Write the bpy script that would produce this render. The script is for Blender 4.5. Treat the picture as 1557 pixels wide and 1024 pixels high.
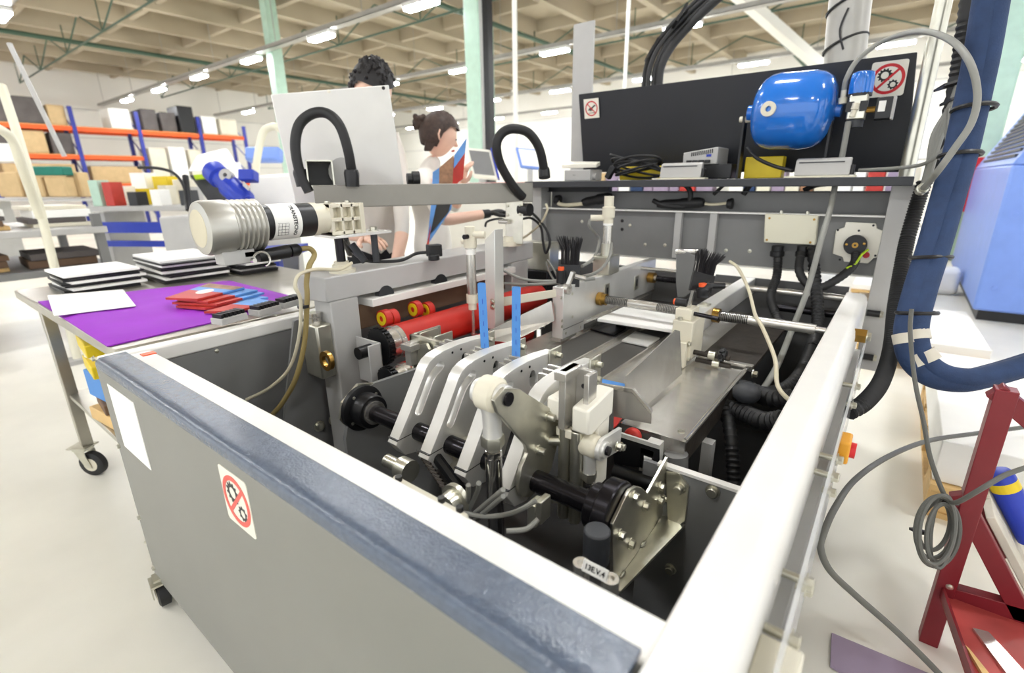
import bpy, bmesh, math, random
from mathutils import Vector, Matrix, geometry
random.seed(7)
SC = bpy.context.scene
for o in list(bpy.data.objects): bpy.data.objects.remove(o)
COL = SC.collection

# ---------------------------------------------------------------- camera
FPX = 747.29                       # focal length in pixels of the 1557 x 1024 frame
EYE = Vector((0, 0, 1.2))
def _rot(a, b, g):
    f = Vector((math.sin(a)*math.cos(b), math.cos(a)*math.cos(b), -math.sin(b)))
    r = Vector((math.cos(a), -math.sin(a), 0)); u = r.cross(f)
    return math.cos(g)*r + math.sin(g)*u, -math.sin(g)*r + math.cos(g)*u, f
RGT, UPV, FWD = _rot(-0.660451672, 0.305156403, -0.013582846)
cam = bpy.data.cameras.new('camera'); cam.sensor_width = 36; cam.lens = 36*FPX/1557
cam.clip_start = 0.02; cam.clip_end = 200
cam.dof.use_dof = True; cam.dof.focus_distance = 1.15; cam.dof.aperture_fstop = 2.8
camo = bpy.data.objects.new('camera', cam); COL.objects.link(camo)
camo.matrix_world = Matrix(((RGT.x, UPV.x, -FWD.x, EYE.x), (RGT.y, UPV.y, -FWD.y, EYE.y), (RGT.z, UPV.z, -FWD.z, EYE.z), (0, 0, 0, 1)))
SC.camera = camo
# ---------------------------------------------------------------- world and exposure
w = bpy.data.worlds.new('world'); SC.world = w; w.use_nodes = True
w.node_tree.nodes['Background'].inputs[0].default_value = (0.95, 0.975, 1.0, 1)
w.node_tree.nodes['Background'].inputs[1].default_value = 0.75
LAMP_POWER = 45.0
SC.view_settings.view_transform = 'Standard'; SC.view_settings.look = 'None'
SC.view_settings.gamma = 1.0; SC.view_settings.use_curve_mapping = False
SC.view_settings.exposure = 1.35

# ---------------------------------------------------------------- pixel to place
def ray(x, y): return RGT*((x-778.5)/FPX) - UPV*((y-512)/FPX) + FWD
def P(x, y, X=None, Y=None, Z=None, D=None):
    d = ray(x, y)
    if X is not None: t = (X-EYE.x)/d.x
    elif Y is not None: t = (Y-EYE.y)/d.y
    elif Z is not None: t = (Z-EYE.z)/d.z
    else: t = D
    return EYE + d*t
V = lambda *a: Vector(a)

# ---------------------------------------------------------------- materials
MATS = {}
def lin(c):
    return tuple(((v/255)/12.92 if v/255 <= .04045 else ((v/255+.055)/1.055)**2.4) for v in c)
def mat(name, rgb, rough=.5, metal=0.0, var=.06, scale=8.0, bump=0.0, bscale=60.0, coat=0.0, emit=0.0, trans=0.0, stretch=None, spec=None):
    m = bpy.data.materials.new(name); m.use_nodes = True; MATS[name] = m
    nt = m.node_tree; N = nt.nodes; L = nt.links; b = N['Principled BSDF']
    c = lin(rgb)
    b.inputs['Roughness'].default_value = rough; b.inputs['Metallic'].default_value = metal
    tc = N.new('ShaderNodeTexCoord'); mp = N.new('ShaderNodeMapping'); L.new(tc.outputs['Object'], mp.inputs[0])
    if stretch: mp.inputs['Scale'].default_value = stretch
    if var > 0:
        n = N.new('ShaderNodeTexNoise'); n.inputs['Scale'].default_value = scale; n.inputs['Detail'].default_value = 4
        L.new(mp.outputs[0], n.inputs['Vector'])
        r = N.new('ShaderNodeMapRange'); r.inputs['From Min'].default_value = .3; r.inputs['From Max'].default_value = .7
        r.inputs['To Min'].default_value = 1-var; r.inputs['To Max'].default_value = 1+var
        L.new(n.outputs['Fac'], r.inputs['Value'])
        mx = N.new('ShaderNodeMix'); mx.data_type = 'RGBA'; mx.blend_type = 'MULTIPLY'; mx.inputs['Factor'].default_value = 1
        mx.inputs['A'].default_value = (*c, 1); L.new(r.outputs[0], mx.inputs['B']); L.new(mx.outputs['Result'], b.inputs['Base Color'])
    else: b.inputs['Base Color'].default_value = (*c, 1)
    if bump > 0:
        n2 = N.new('ShaderNodeTexNoise'); n2.inputs['Scale'].default_value = bscale; n2.inputs['Detail'].default_value = 2
        L.new(mp.outputs[0], n2.inputs['Vector'])
        bp = N.new('ShaderNodeBump'); bp.inputs['Strength'].default_value = bump; bp.inputs['Distance'].default_value = .002
        L.new(n2.outputs['Fac'], bp.inputs['Height']); L.new(bp.outputs[0], b.inputs['Normal'])
    if coat: b.inputs['Coat Weight'].default_value = coat
    if spec is not None: b.inputs['Specular IOR Level'].default_value = spec
    if emit: b.inputs['Emission Color'].default_value = (*c, 1); b.inputs['Emission Strength'].default_value = emit
    if trans: b.inputs['Transmission Weight'].default_value = trans
    return m
mat('concrete_floor', (240, 237, 225), .32, var=.10, scale=1.3, bump=.05, bscale=30)
mat('ceiling_slab', (172, 160, 138), .8, var=.12, scale=.5)
mat('wall_white', (236, 234, 226), .7, var=.03, scale=.6)
mat('lamp_tube', (250, 252, 255), .5, var=0, emit=LAMP_POWER)
mat('lamp_body', (225, 225, 222), .4, var=0)
mat('green_paint', (182, 212, 194), .5)
mat('dark_green', (58, 84, 66), .5)
mat('panel_grey', (128, 128, 121), .42, var=.05, scale=3, bump=.12, bscale=420)
mat('hammer_blue', (78, 90, 108), .25, var=.14, scale=90, bump=.45, bscale=260, spec=.8)
mat('rail_white', (232, 230, 224), .38, var=.03)
mat('light_grey', (182, 181, 178), .45, var=.05, bump=.06, bscale=300)
mat('mid_grey', (122, 122, 121), .5, var=.06, bump=.08, bscale=300)
mat('box_grey', (226, 225, 220), .5, var=.03, bump=.06, bscale=300)
mat('dark_grey', (96, 96, 96), .5, var=.10, bump=.08, bscale=300)  # darker grey for the base plate and most inner walls
mat('charcoal', (52, 54, 58), .5, var=.1, bump=.1, bscale=300)
mat('board_black', (26, 28, 34), .45, var=.08, bump=.15, bscale=350)
mat('steel', (214, 211, 204), .22, .85, var=.10, scale=14)
mat('brushed_steel', (206, 203, 196), .27, .72, var=.10, scale=12, stretch=(1, 3, 1))
mat('aluminium', (226, 225, 220), .36, .5, var=.05)
mat('cast_aluminium', (186, 184, 176), .38, .75, var=.06)
mat('zinc', (208, 206, 192), .3, .9, var=.10, scale=20)
mat('chrome', (186, 184, 184), .12, 1.0, var=.05)
mat('black_oxide', (38, 36, 40), .22, .7, var=.1)
mat('black_steel', (26, 26, 28), .35, .3, var=.1)
mat('black_plastic', (22, 22, 24), .4, var=.1)
mat('black_rubber', (26, 26, 27), .55, var=.12, bump=.1)
mat('grime', (58, 52, 46), .6, .3, var=.35, scale=30, bump=.4, bscale=90)
mat('red_rubber', (188, 38, 26), .5, var=.12, scale=5, bump=.06, bscale=200)
mat('brass', (176, 138, 70), .28, .95, var=.1)
mat('blue_enamel', (32, 112, 206), .16, var=.03, coat=.6)
mat('blue_tape', (76, 138, 208), .6, var=.04)
mat('cream_plastic', (226, 222, 200), .45, var=.02)
mat('white_plastic', (236, 232, 218), .4, var=.03)
mat('white_paper', (246, 245, 240), .6, var=.02)
mat('old_white', (222, 216, 196), .45, var=.06)
mat('cable_grey', (136, 136, 130), .5, var=.06)
mat('cable_dark', (92, 92, 86), .5, var=.06)
mat('cable_cream', (206, 198, 172), .5, var=.08)
mat('cable_olive', (150, 132, 82), .5, var=.08)
mat('isolator_yellow', (214, 150, 34), .45, var=.05)
mat('yellow_plastic', (226, 198, 24), .45, var=.05)
mat('orange_plastic', (238, 92, 36), .4, var=0)
mat('sign_red', (200, 30, 38), .4, var=0)
mat('sign_black', (24, 24, 24), .5, var=0)
mat('sign_faded', (226, 96, 84), .5, var=.04)
mat('bristle', (34, 32, 34), .6, var=.3, scale=200)
mat('arm_steel', (142, 139, 131), .42, .45, var=.05)
mat('belt_dark', (74, 72, 69), .36, var=.15, scale=40, bump=.6, bscale=420)
mat('table_steel', (176, 172, 160), .3, .8, var=.1)
mat('purple_cloth', (150, 34, 190), .7, var=.08, scale=5, bump=.1, bscale=40)
mat('orange_beam', (236, 92, 30), .5, var=.05)
mat('rack_blue', (48, 58, 150), .5, var=.05)
mat('royal_blue', (28, 56, 176), .4, var=.05)
mat('machine_blue', (120, 152, 226), .4, var=.04)
mat('cardboard', (200, 172, 128), .8, var=.08)
mat('brown_board', (110, 86, 66), .8, var=.15)
mat('dark_goods', (88, 82, 80), .7, var=.2, scale=4)
mat('wood', (214, 178, 118), .6, var=.12, scale=6, stretch=(1, 8, 1))
mat('plank_grey', (206, 200, 184), .6, var=.12, scale=8)
mat('red_paint', (118, 22, 32), .4, var=.1)
mat('red_worn', (168, 66, 62), .45, var=.3, scale=5)
mat('hose_blue', (36, 58, 94), .75, var=.14, scale=30, bump=.5, bscale=220)
mat('lilac_board', (156, 140, 162), .6, var=.08)
mat('skin', (240, 198, 174), .5, var=.04)
mat('hair_black', (24, 20, 20), .6, var=.25, scale=60)
mat('hair_brown', (62, 46, 38), .6, var=.3, scale=60)
mat('shirt_white', (236, 232, 224), .8, var=.04)
mat('shirt_grey', (226, 220, 212), .8, var=.05)
mat('trousers_black', (28, 28, 32), .8, var=.1)
mat('print_blue', (96, 150, 214), .5, var=.15, scale=12)
mat('print_red', (186, 52, 42), .5, var=.12, scale=12)
mat('print_mixed', (150, 110, 80), .5, var=.5, scale=25)
mat('duct', (168, 166, 160), .4, .5, var=.08)
mat('teal_goods', (20, 112, 96), .7, var=.1)
mat('green_wire', (170, 200, 30), .4, var=0)
def glass(name, rgb, alpha):
    m = mat(name, rgb, .08, var=0); m.node_tree.nodes['Principled BSDF'].inputs['Alpha'].default_value = alpha; return m
glass('clear_plastic', (226, 228, 230), .45)

# ---------------------------------------------------------------- mesh builder
class MB:
    def __init__(s): s.v = []; s.f = []
    def _add(s, vs, fs):
        k = len(s.v); s.v += [Vector(p) for p in vs]; s.f += [tuple(i+k for i in f) for f in fs]; return s
    def hexa(s, p):   # p: 4 bottom then 4 top, same order
        return s._add(p, [(3, 2, 1, 0), (4, 5, 6, 7), (0, 1, 5, 4), (1, 2, 6, 5), (2, 3, 7, 6), (3, 0, 4, 7)])
    def box(s, x0, x1, y0, y1, z0, z1):
        return s.hexa([(x0, y0, z0), (x1, y0, z0), (x1, y1, z0), (x0, y1, z0), (x0, y0, z1), (x1, y0, z1), (x1, y1, z1), (x0, y1, z1)])
    def obox(s, c, ux, uy, uz, sx, sy, sz):
        c = Vector(c); a = Vector(ux).normalized()*sx/2; b = Vector(uy).normalized()*sy/2; d = Vector(uz).normalized()*sz/2
        return s.hexa([c-a-b-d, c+a-b-d, c+a+b-d, c-a+b-d, c-a-b+d, c+a-b+d, c+a+b+d, c-a+b+d])
    def cb(s, c, sx, sy, sz, rz=0):
        return s.obox(c, (math.cos(rz), math.sin(rz), 0), (-math.sin(rz), math.cos(rz), 0), (0, 0, 1), sx, sy, sz)
    def lathe(s, a, b, prof, n=20):  # prof: (t, r) with t in metres along a->b direction
        a = Vector(a); d = (Vector(b)-a).normalized()
        u = d.orthogonal().normalized(); w_ = d.cross(u); vs = []; fs = []
        for t, r in prof:
            for i in range(n):
                q = 2*math.pi*i/n; vs.append(a+d*t+(u*math.cos(q)+w_*math.sin(q))*max(r, 1e-5))
        m = len(prof)
        for j in range(m-1):
            for i in range(n):
                k = (i+1) % n; fs.append((j*n+i, j*n+k, (j+1)*n+k, (j+1)*n+i))
        fs.append(tuple(range(n-1, -1, -1))); fs.append(tuple((m-1)*n+i for i in range(n)))
        return s._add(vs, fs)
    def cyl(s, a, b, r, n=18, r2=None):
        L_ = (Vector(b)-Vector(a)).length
        return s.lathe(a, b, [(0, r), (L_, r if r2 is None else r2)], n)
    def ring(s, a, b, r, ri, n=20):
        L_ = (Vector(b)-Vector(a)).length
        a = Vector(a); d = (Vector(b)-a).normalized(); u = d.orthogonal().normalized(); w_ = d.cross(u); vs = []; fs = []
        for t, rr in ((0, ri), (0, r), (L_, r), (L_, ri)):
            for i in range(n):
                q = 2*math.pi*i/n; vs.append(a+d*t+(u*math.cos(q)+w_*math.sin(q))*rr)
        for j in range(4):
            for i in range(n):
                k = (i+1) % n; jj = (j+1) % 4; fs.append((j*n+i, j*n+k, jj*n+k, jj*n+i))
        return s._add(vs, fs)
    def tube(s, pts, r, n=8, closed=False):
        pts = [Vector(p) for p in pts]; m = len(pts); vs = []; fs = []; up = None
        rr = r if isinstance(r, (list, tuple)) else [r]*m
        for i, p in enumerate(pts):
            if closed: t = pts[(i+1) % m]-pts[i-1]
            else: t = pts[min(i+1, m-1)]-pts[max(i-1, 0)]
            t.normalize()
            if up is None: up = t.orthogonal().normalized()
            up = (up-t*up.dot(t)); up = up.normalized() if up.length > 1e-6 else t.orthogonal().normalized()
            w_ = t.cross(up)
            for k in range(n):
                q = 2*math.pi*k/n; vs.append(p+(up*math.cos(q)+w_*math.sin(q))*rr[i])
        for i in range(m if closed else m-1):
            j = (i+1) % m
            for k in range(n): l = (k+1) % n; fs.append((i*n+k, i*n+l, j*n+l, j*n+k))
        if not closed: fs.append(tuple(range(n-1, -1, -1))); fs.append(tuple((m-1)*n+k for k in range(n)))
        return s._add(vs, fs)
    def prism(s, loop, vec, holes=()):
        vec = Vector(vec); loops = [[Vector(p) for p in loop]]+[[Vector(p) for p in h] for h in holes]
        tris = geometry.tessellate_polygon(loops); flat = [p for l in loops for p in l]; n = len(flat)
        fs = [tuple(t) for t in tris]+[tuple(n+i for i in reversed(t)) for t in tris]; k = 0
        for l in loops:
            m = len(l)
            for i in range(m): j = (i+1) % m; fs.append((k+i, k+j, n+k+j, n+k+i))
            k += m
        return s._add(flat+[p+vec for p in flat], fs)
    def ball(s, c, r, sc=(1, 1, 1), n=14, m=9):
        c = Vector(c); vs = [c+Vector((0, 0, r*sc[2]))]; fs = []
        for j in range(1, m):
            a = math.pi*j/m
            for i in range(n):
                q = 2*math.pi*i/n; vs.append(c+Vector((r*sc[0]*math.sin(a)*math.cos(q), r*sc[1]*math.sin(a)*math.sin(q), r*sc[2]*math.cos(a))))
        vs.append(c-Vector((0, 0, r*sc[2]))); e = len(vs)-1
        for i in range(n):
            k = (i+1) % n; fs.append((0, 1+i, 1+k)); fs.append((e, e-n+k, e-n+i))
        for j in range(m-2):
            for i in range(n): k = (i+1) % n; fs.append((1+j*n+i, 1+(j+1)*n+i, 1+(j+1)*n+k, 1+j*n+k))
        return s._add(vs, fs)
    def build(s, name, m, parent=None, bevel=0.0, smooth=True, label=None, seg=2, kind=None):
        lo = Vector((min(p.x for p in s.v), min(p.y for p in s.v), min(p.z for p in s.v)))
        hi = Vector((max(p.x for p in s.v), max(p.y for p in s.v), max(p.z for p in s.v)))
        c = Vector(((lo.x+hi.x)/2, (lo.y+hi.y)/2, lo.z))
        me = bpy.data.meshes.new(name); me.from_pydata([p-c for p in s.v], [], s.f)
        bm = bmesh.new(); bm.from_mesh(me); bmesh.ops.recalc_face_normals(bm, faces=bm.faces); bm.to_mesh(me); bm.free()
        if smooth: me.shade_smooth(); me.set_sharp_from_angle(angle=math.radians(38))
        me.materials.append(MATS[m] if isinstance(m, str) else m); me.update()
        o = bpy.data.objects.new(name, me); COL.objects.link(o)
        put(o, c, parent)
        if bevel:
            md = o.modifiers.new('bevel', 'BEVEL'); md.width = bevel; md.segments = seg; md.limit_method = 'ANGLE'; md.angle_limit = math.radians(40)
        if label: o['label'] = label
        if kind: o['kind'] = kind
        return o
WL = {}
def put(o, c, parent):
    WL[o.name] = Vector(c)
    o.location = Vector(c)-(WL[parent.name] if parent else Vector((0, 0, 0)))
    if parent: o.parent = parent
def thing(name, label, cat, loc, group=None):
    o = bpy.data.objects.new(name, None); o.empty_display_size = .1; COL.objects.link(o); put(o, Vector(loc), None)
    return tag(o, label, cat, group)
def tag(o, label, cat, group=None):
    o['label'] = label; o['category'] = cat
    if group: o['group'] = group
    return o
def copy_tree(o, delta, parent=None, **props):
    c = o.copy(); COL.objects.link(c)
    if parent is None: c.location = Vector(o.location)+Vector(delta)
    else: c.parent = parent
    WL[c.name] = WL[o.name]+Vector(delta)
    for ch in list(o.children): copy_tree(ch, delta, c)
    for k, v in props.items(): c[k] = v
    return c
def struct(o): o['kind'] = 'structure'; return o
def spl(pts, n=8, closed=False):
    pts = [Vector(p) for p in pts]; m = len(pts); out = []
    for i in range(m if closed else m-1):
        g = (lambda k: pts[k % m]) if closed else (lambda k: pts[max(0, min(m-1, k))])
        a, b, c, d = g(i-1), g(i), g(i+1), g(i+2)
        for k in range(n):
            t = k/n; out.append(.5*((2*b)+(c-a)*t+(2*a-5*b+4*c-d)*t*t+(3*b-a-3*c+d)*t**3))
    if not closed: out.append(pts[-1])
    return out
def corrugated(pts, r, pitch=.006, depth=.12):
    # resampled centre line with a rippled radius
    out = [pts[0]]; acc = 0
    for a, b in zip(pts[:-1], pts[1:]):
        L_ = (b-a).length; k = max(1, int(L_/(pitch/2)))
        for i in range(1, k+1): out.append(a+(b-a)*i/k)
    return out, [r*(1+(depth if i % 2 else -depth)) for i in range(len(out))]
def text(name, body, size, o, xd, yd, m, parent, lift=.0006):
    cu = bpy.data.curves.new(name, 'FONT'); cu.body = body; cu.size = size; cu.resolution_u = 2; cu.offset = size*.03; cu.align_x = 'CENTER'; cu.align_y = 'CENTER'
    t = bpy.data.objects.new(name, cu); me = bpy.data.meshes.new_from_object(t); bpy.data.objects.remove(t)
    xd = Vector(xd).normalized(); zd = xd.cross(Vector(yd)).normalized(); yd = zd.cross(xd)
    ob = bpy.data.objects.new(name, me); COL.objects.link(ob); me.materials.clear(); me.materials.append(MATS[m])
    R_ = Matrix((xd, yd, zd)).transposed()
    for v in me.vertices: v.co = R_ @ v.co
    put(ob, Vector(o)+zd*lift, parent); return ob
def bolt(p, d, r, h, parent, m='zinc', name='bolt', hexa=True, washer=True):
    p = Vector(p); d = Vector(d).normalized(); b = MB()
    if washer: b.cyl(p, p+d*h*.22, r*1.35, 14)
    b.lathe(p, p+d, [(h*.2, r), (h*.9, r), (h, r*.85)], 6 if hexa else 14)
    if not hexa: b.lathe(p+d*h, p+d*(h+.001), [(0, r*.5), (h*.02, r*.5)], 6)
    return b.build(name, m, parent)
def arc(c, u, w_, r, a0, a1, n=10):
    c = Vector(c); u = Vector(u); w_ = Vector(w_)
    return [c+u*(r*math.cos(math.radians(a0+(a1-a0)*i/n)))+w_*(r*math.sin(math.radians(a0+(a1-a0)*i/n))) for i in range(n+1)]
# ================================================================ the hall
XL, YB, XR, YF, ZC = -25.0, 21.0, 13.0, -9.0, 5.5
struct(MB().box(XL, XR, YF, YB, -.2, 0).build('floor', 'concrete_floor'))
fl_ = bpy.data.objects['floor']
MB().prism([P(1399, 395, Z=.001), P(1404, 395, Z=.001), P(1422, 482, Z=.001), P(1414, 482, Z=.001)], (0, 0, .001)).build('yellow_line', 'yellow_plastic', fl_, smooth=False)
ceil = struct(MB().box(XL, XR, YF, YB, ZC, ZC+.2).build('ceiling', 'ceiling_slab'))
wl = struct(MB().box(XL-.2, XL, YF, YB, 0, ZC).build('wall_left', 'wall_white'))
wb = struct(MB().box(XL, XR, YB, YB+.2, 0, ZC).build('wall_back', 'wall_white'))
for i in range(20):                                   # concrete ribs of the roof slabs
    x = -23.5+1.8*i
    MB().box(x-.09, x+.09, YF, YB, ZC-.42, ZC).build('rib', 'ceiling_slab', ceil)
for i in range(14):
    y = -6+1.9*i
    MB().box(XL, XR, y-.06, y+.06, ZC-.3, ZC).build('cross_rib', 'ceiling_slab', ceil)
for y in (4.4, 8.5, 12.8, 17.0):                      # light truss rods under the slabs
    b = MB(); x = -24
    while x < 4:
        b.cyl((x, y, 4.55), (x+1.5, y, ZC-.35), .018, 6); b.cyl((x+1.5, y, ZC-.35), (x+3, y, 4.55), .018, 6)
        b.cyl((x, y, 4.55), (x+3, y, 4.55), .022, 6); b.cyl((x, y, 4.55), (x, y, ZC-.3), .015, 6); x += 3
    b.build('truss', 'dark_green', ceil)
for x in (-17.5, -8.4, -3.4):                          # green sprinkler pipes
    MB().cyl((x, YF, 4.75), (x, YB, 4.75), .055, 10).build('sprinkler_pipe', 'dark_green', ceil)
for k, z in enumerate((1.0, 2.0, 3.0, 4.0)):          # sheet joints of the wall lining
    MB().box(XL, XL+.02, YF, YB, z-.01, z+.01).build('wall_joint', 'light_grey', wl)
    MB().box(XL, XR, YB-.02, YB, z-.01, z+.01).build('wall_joint', 'light_grey', wb)
# green columns
for i, (c, w_) in enumerate((((-5.95, 6.85), .30), ((P(422, 115, Y=6.85).x, 6.85), .26), ((-9.2, 10.9), .3), (tuple(P(1497, 200, Y=9.9))[:2], .34), (tuple(P(1540, 100, Y=10.4))[:2], .16))):
    t = thing('column', ('pale green steel column with black cable duct beside the control box', 'pale green steel column far behind the control box below the lamp row', 'pale green steel column behind the woman with the bun', 'pale green steel column behind the blue hose bundle', 'thin pale green pipe post beside the blue cabinet')[i], 'column', (c[0], c[1], 0))
    t['kind'] = 'structure'
    MB().box(c[0]-w_/2, c[0]+w_/2, c[1]-w_/2, c[1]+w_/2, 0, ZC).build('shaft', 'green_paint', t, bevel=.01)
    if i == 0:
        MB().box(c[0]-.28, c[0]+.28, c[1]-.28, c[1]+.28, 4.35, 4.5).build('bracket', 'green_paint', t)
        MB().box(c[0]+w_/2+.05, c[0]+w_/2+.16, c[1]-.10, c[1]+.02, .6, 5.3).build('cable_duct', 'black_plastic', t)
        MB().box(c[0]+w_/2, c[0]+w_/2+.05, c[1]-.12, c[1], .6, 5.3).build('rail', 'light_grey', t)
# lamps on cable trays; the hall has a regular grid of them
lampd = []
rows = (-1.9, 2.35, 6.58, 10.65, 15.05, 19.3)
for y in rows:
    t = MB()
    t.box(-24.5, 12, y-.09, y-.08, 4.10, 4.18); t.box(-24.5, 12, y+.08, y+.09, 4.10, 4.18); t.box(-24.5, 12, y-.09, y+.09, 4.10, 4.11)
    for k in range(12): t.cyl((-24+3.1*k, y, 4.18), (-24+3.1*k, y, ZC), .008, 5)
    t.build('lamp_tray', 'duct', ceil)
lab = {-1.9: 'camera side', 2.35: 'near', 6.58: 'middle', 10.65: 'far', 15.05: 'farther', 19.3: 'end'}
proto = None
rowname = ('strip lamp of the row over the open floor before the front cover', 'strip lamp of the row over the machine and trolley table', 'strip lamp of the row that meets the green column with the black duct', 'strip lamp of the second row beyond the green columns', 'strip lamp of the third row beyond the green columns', 'strip lamp of the row along the back wall')
for ri, y in enumerate(rows):
    for k in range(-4, 7):
        x = -6.93-2.93*k+(.3 if ri == 4 else 0)
        if x < -24 or x > 9: continue
        if proto is None:
            proto = thing('ceiling_lamp', rowname[0], 'lamp', (x, y, 3.97), 'lamps: '+rowname[0])
            MB().box(x-.37, x+.37, y-.10, y+.10, 4.03, 4.10).build('housing', 'lamp_body', proto, bevel=.01)
            MB().box(x-.35, x+.35, y-.085, y+.085, 3.985, 4.03).build('diffuser', 'lamp_tube', proto, bevel=.015)
            px0, py0 = x, y
        else: copy_tree(proto, (x-px0, y-py0, 0), label=rowname[ri], group='lamps: '+rowname[ri])
# insulated duct and white tie beam under the roof
d1 = MB(); d1.tube([(-5.0, 7.6, 4.75), (12, 7.6, 4.75)], .36, 18); d1.build('air_duct', 'duct', ceil)
MB().obox((-3.2, 12.5, 4.6), (.5, .9, -.42), (0.9, -.5, 0), (0, 0, 1), 5.5, .22, .22).build('brace', 'wall_white', ceil)
for i, (px_, dep, r) in enumerate(((783, 5.6, .028), (952, 7.5, .03))):
    q = P(px_, 90, D=dep); q2 = P(px_+4, 200, D=dep)
    o = MB().cyl((q.x, q.y, .0 if i == 0 else 1.9), (q.x, q.y, ZC), r, 10).build('drop_pipe', 'wall_white')
    tag(o, ('white drop pipe right of the green column with the black duct', 'thin white drop pipe behind the dark board and its hoses')[i], 'pipe'); o['kind'] = 'structure'
# ================================================================ the machine: frame and covers
ZR = .7875
M = thing('case_making_machine', 'grey open-framed machine with red rollers, aluminium levers, belts and rear shelf', 'machine', (-.8, 1.2, 0))
fp = MB()
fp.box(-1.566, -.10, .278, .292, .10, ZR-.012)
front = fp.build('front_cover', 'panel_grey', M, bevel=.003)
# hammered top flange with a rolled front edge
pr = [(.275, ZR-.022), (.2755, ZR-.010), (.279, ZR-.003), (.286, ZR+.001), (.300, ZR+.002), (.342, ZR+.002), (.342, ZR-.006), (.284, ZR-.008), (.281, ZR-.024)]
MB().prism([(-1.545, y, z) for y, z in pr], (1.425, 0, 0)).build('top_flange', 'hammer_blue', front, bevel=.002, label='blue-grey hammered paint flange')
for (x, y) in ((153, 556), (188, 690), (222, 804), (262, 905)):
    p = P(x+6, y, Y=.278); bolt((-1.552, .278, p.z), (0, -1, 0), .006, .006, front, hexa=False)
def sign_gear(c, u, v, nrm, s, parent, red, back='white_plastic'):
    """prohibition sign with two cog wheels; c centre, u/v in-plane axes, s size"""
    c = Vector(c); u = Vector(u).normalized(); v = Vector(v).normalized(); nrm = Vector(nrm).normalized()
    k = s*.07; loop = []
    for sx, sy, a0 in ((1, 1, 0), (-1, 1, 90), (-1, -1, 180), (1, -1, 270)):
        loop += arc(c+u*(sx*(s*.46-k))+v*(sy*(s*.5-k)), u, v, k, a0, a0+90, 4)
    st = MB().prism(loop, nrm*.0012).build('warning_sign', back, parent, smooth=False, label='white prohibition sticker with red ring and cog wheels')
    b = MB()
    for (ou, ov, r, nt) in ((-.09, .11, .16, 12), (.15, -.17, .115, 9)):
        cc = c+u*(ou*s)+v*(ov*s); lp = []
        for i in range(nt*4):
            rr = r*s*(1.22 if (i % 4) in (1, 2) else .96); q = 2*math.pi*i/(nt*4); lp.append(cc+nrm*.0012+u*(rr*math.cos(q))+v*(rr*math.sin(q)))
        hole = [cc+nrm*.0012+u*(r*.62*s*math.cos(2*math.pi*i/20))+v*(r*.62*s*math.sin(2*math.pi*i/20)) for i in range(20)]
        b.prism(lp, nrm*.0004, [hole])
    b.build('cog_print', 'sign_black', st, smooth=False) if parent.parent is None else b.build('cog_print', 'sign_black', parent, smooth=False)
    r_ = MB(); o_ = c+nrm*.0013
    r_.prism([o_+u*(.43*s*math.cos(2*math.pi*i/36))+v*(.43*s*math.sin(2*math.pi*i/36)) for i in range(36)], nrm*.0006, [[o_+u*(.345*s*math.cos(2*math.pi*i/36))+v*(.345*s*math.sin(2*math.pi*i/36)) for i in range(36)]])
    dd = (u+v).normalized(); ee = (u-v).normalized()
    r_.prism([o_+dd*(sx*.37*s)+ee*(sy*.035*s) for sx, sy in ((1, 1), (-1, 1), (-1, -1), (1, -1))], nrm*.0007)
    r_.build('ring_print', red, parent if parent.parent is not None else st, smooth=False)
    return st
sign_gear((-.817, .278, .684), (1, 0, 0), (0, 0, 1), (0, -1, 0), .112, front, 'sign_faded')
MB().box(-1.49, -1.30, .2765, .278, .560, .735).build('paper_notice', 'white_paper', front, smooth=False, label='blank white paper label')
# frame tubes: front, right, left
MB().box(-1.53, -.11, .335, .391, .70, ZR-.004).build('frame_rail', 'rail_white', M, bevel=.004)
pr = [(-.114, .66), (-.114, ZR-.003), (-.111, ZR), (-.070, ZR), (-.056, ZR-.004), (-.048, ZR-.014), (-.045, ZR-.030), (-.045, .66)]
rr = MB().prism([(x, .275, z) for x, z in pr], (0, 1.93, 0)).build('frame_rail', 'rail_white', M)
MB().box(-1.575, -1.528, .285, 1.90, .745, ZR).build('frame_rail', 'rail_white', M, bevel=.006)
MB().box(-1.570, -1.560, .285, 2.2, .10, .745).build('side_panel', 'panel_grey', M)
MB().box(-1.545, -1.53, .30, 2.2, .10, .745).build('inner_wall', 'mid_grey', M)
MB().box(-.112, -.10, .30, 2.25, .10, .66).build('inner_wall', 'dark_grey', M)
MB().box(-1.53, -.11, 2.24, 2.25, .10, .80).build('inner_wall', 'dark_grey', M)
MB().box(-1.53, -.11, .395, 2.24, .10, .115).build('base_plate', 'dark_grey', M)
MB().box(-1.53, -.11, .392, .40, .10, .70).build('inner_wall', 'dark_grey', M)
b = bolt((-1.53, .55, .735), (1, 0, 0), .005, .004, M)
# little safety switch in the left corner
MB().box(-1.515, -1.47, .345, .39, .74, .782).build('door_switch', 'black_plastic', M, bevel=.002)
MB().box(-1.505, -1.48, .36, .39, .782, .786).build('switch_key', 'orange_plastic', M)
# right outer side: clear guard strip on bolts
guard = MB().box(-.022, -.017, .30, 1.75, .56, .74).build('guard_strip', 'clear_plastic', M, smooth=False)
MB().box(-.045, -.03, .30, 1.9, .10, .66).build('side_panel', 'light_grey', M)
for y, z in ((.42, .69), (.47, .63), (.54, .69), (.66, .68), (.72, .62), (.95, .69), (1.0, .63), (1.02, .69), (1.45, .69), (1.47, .63)):
    MB().cyl((-.046, y, z), (-.006, y, z), .006, 12).build('stud', 'zinc', guard)
    bolt((-.017, y, z), (1, 0, 0), .009, .010, guard)
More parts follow.
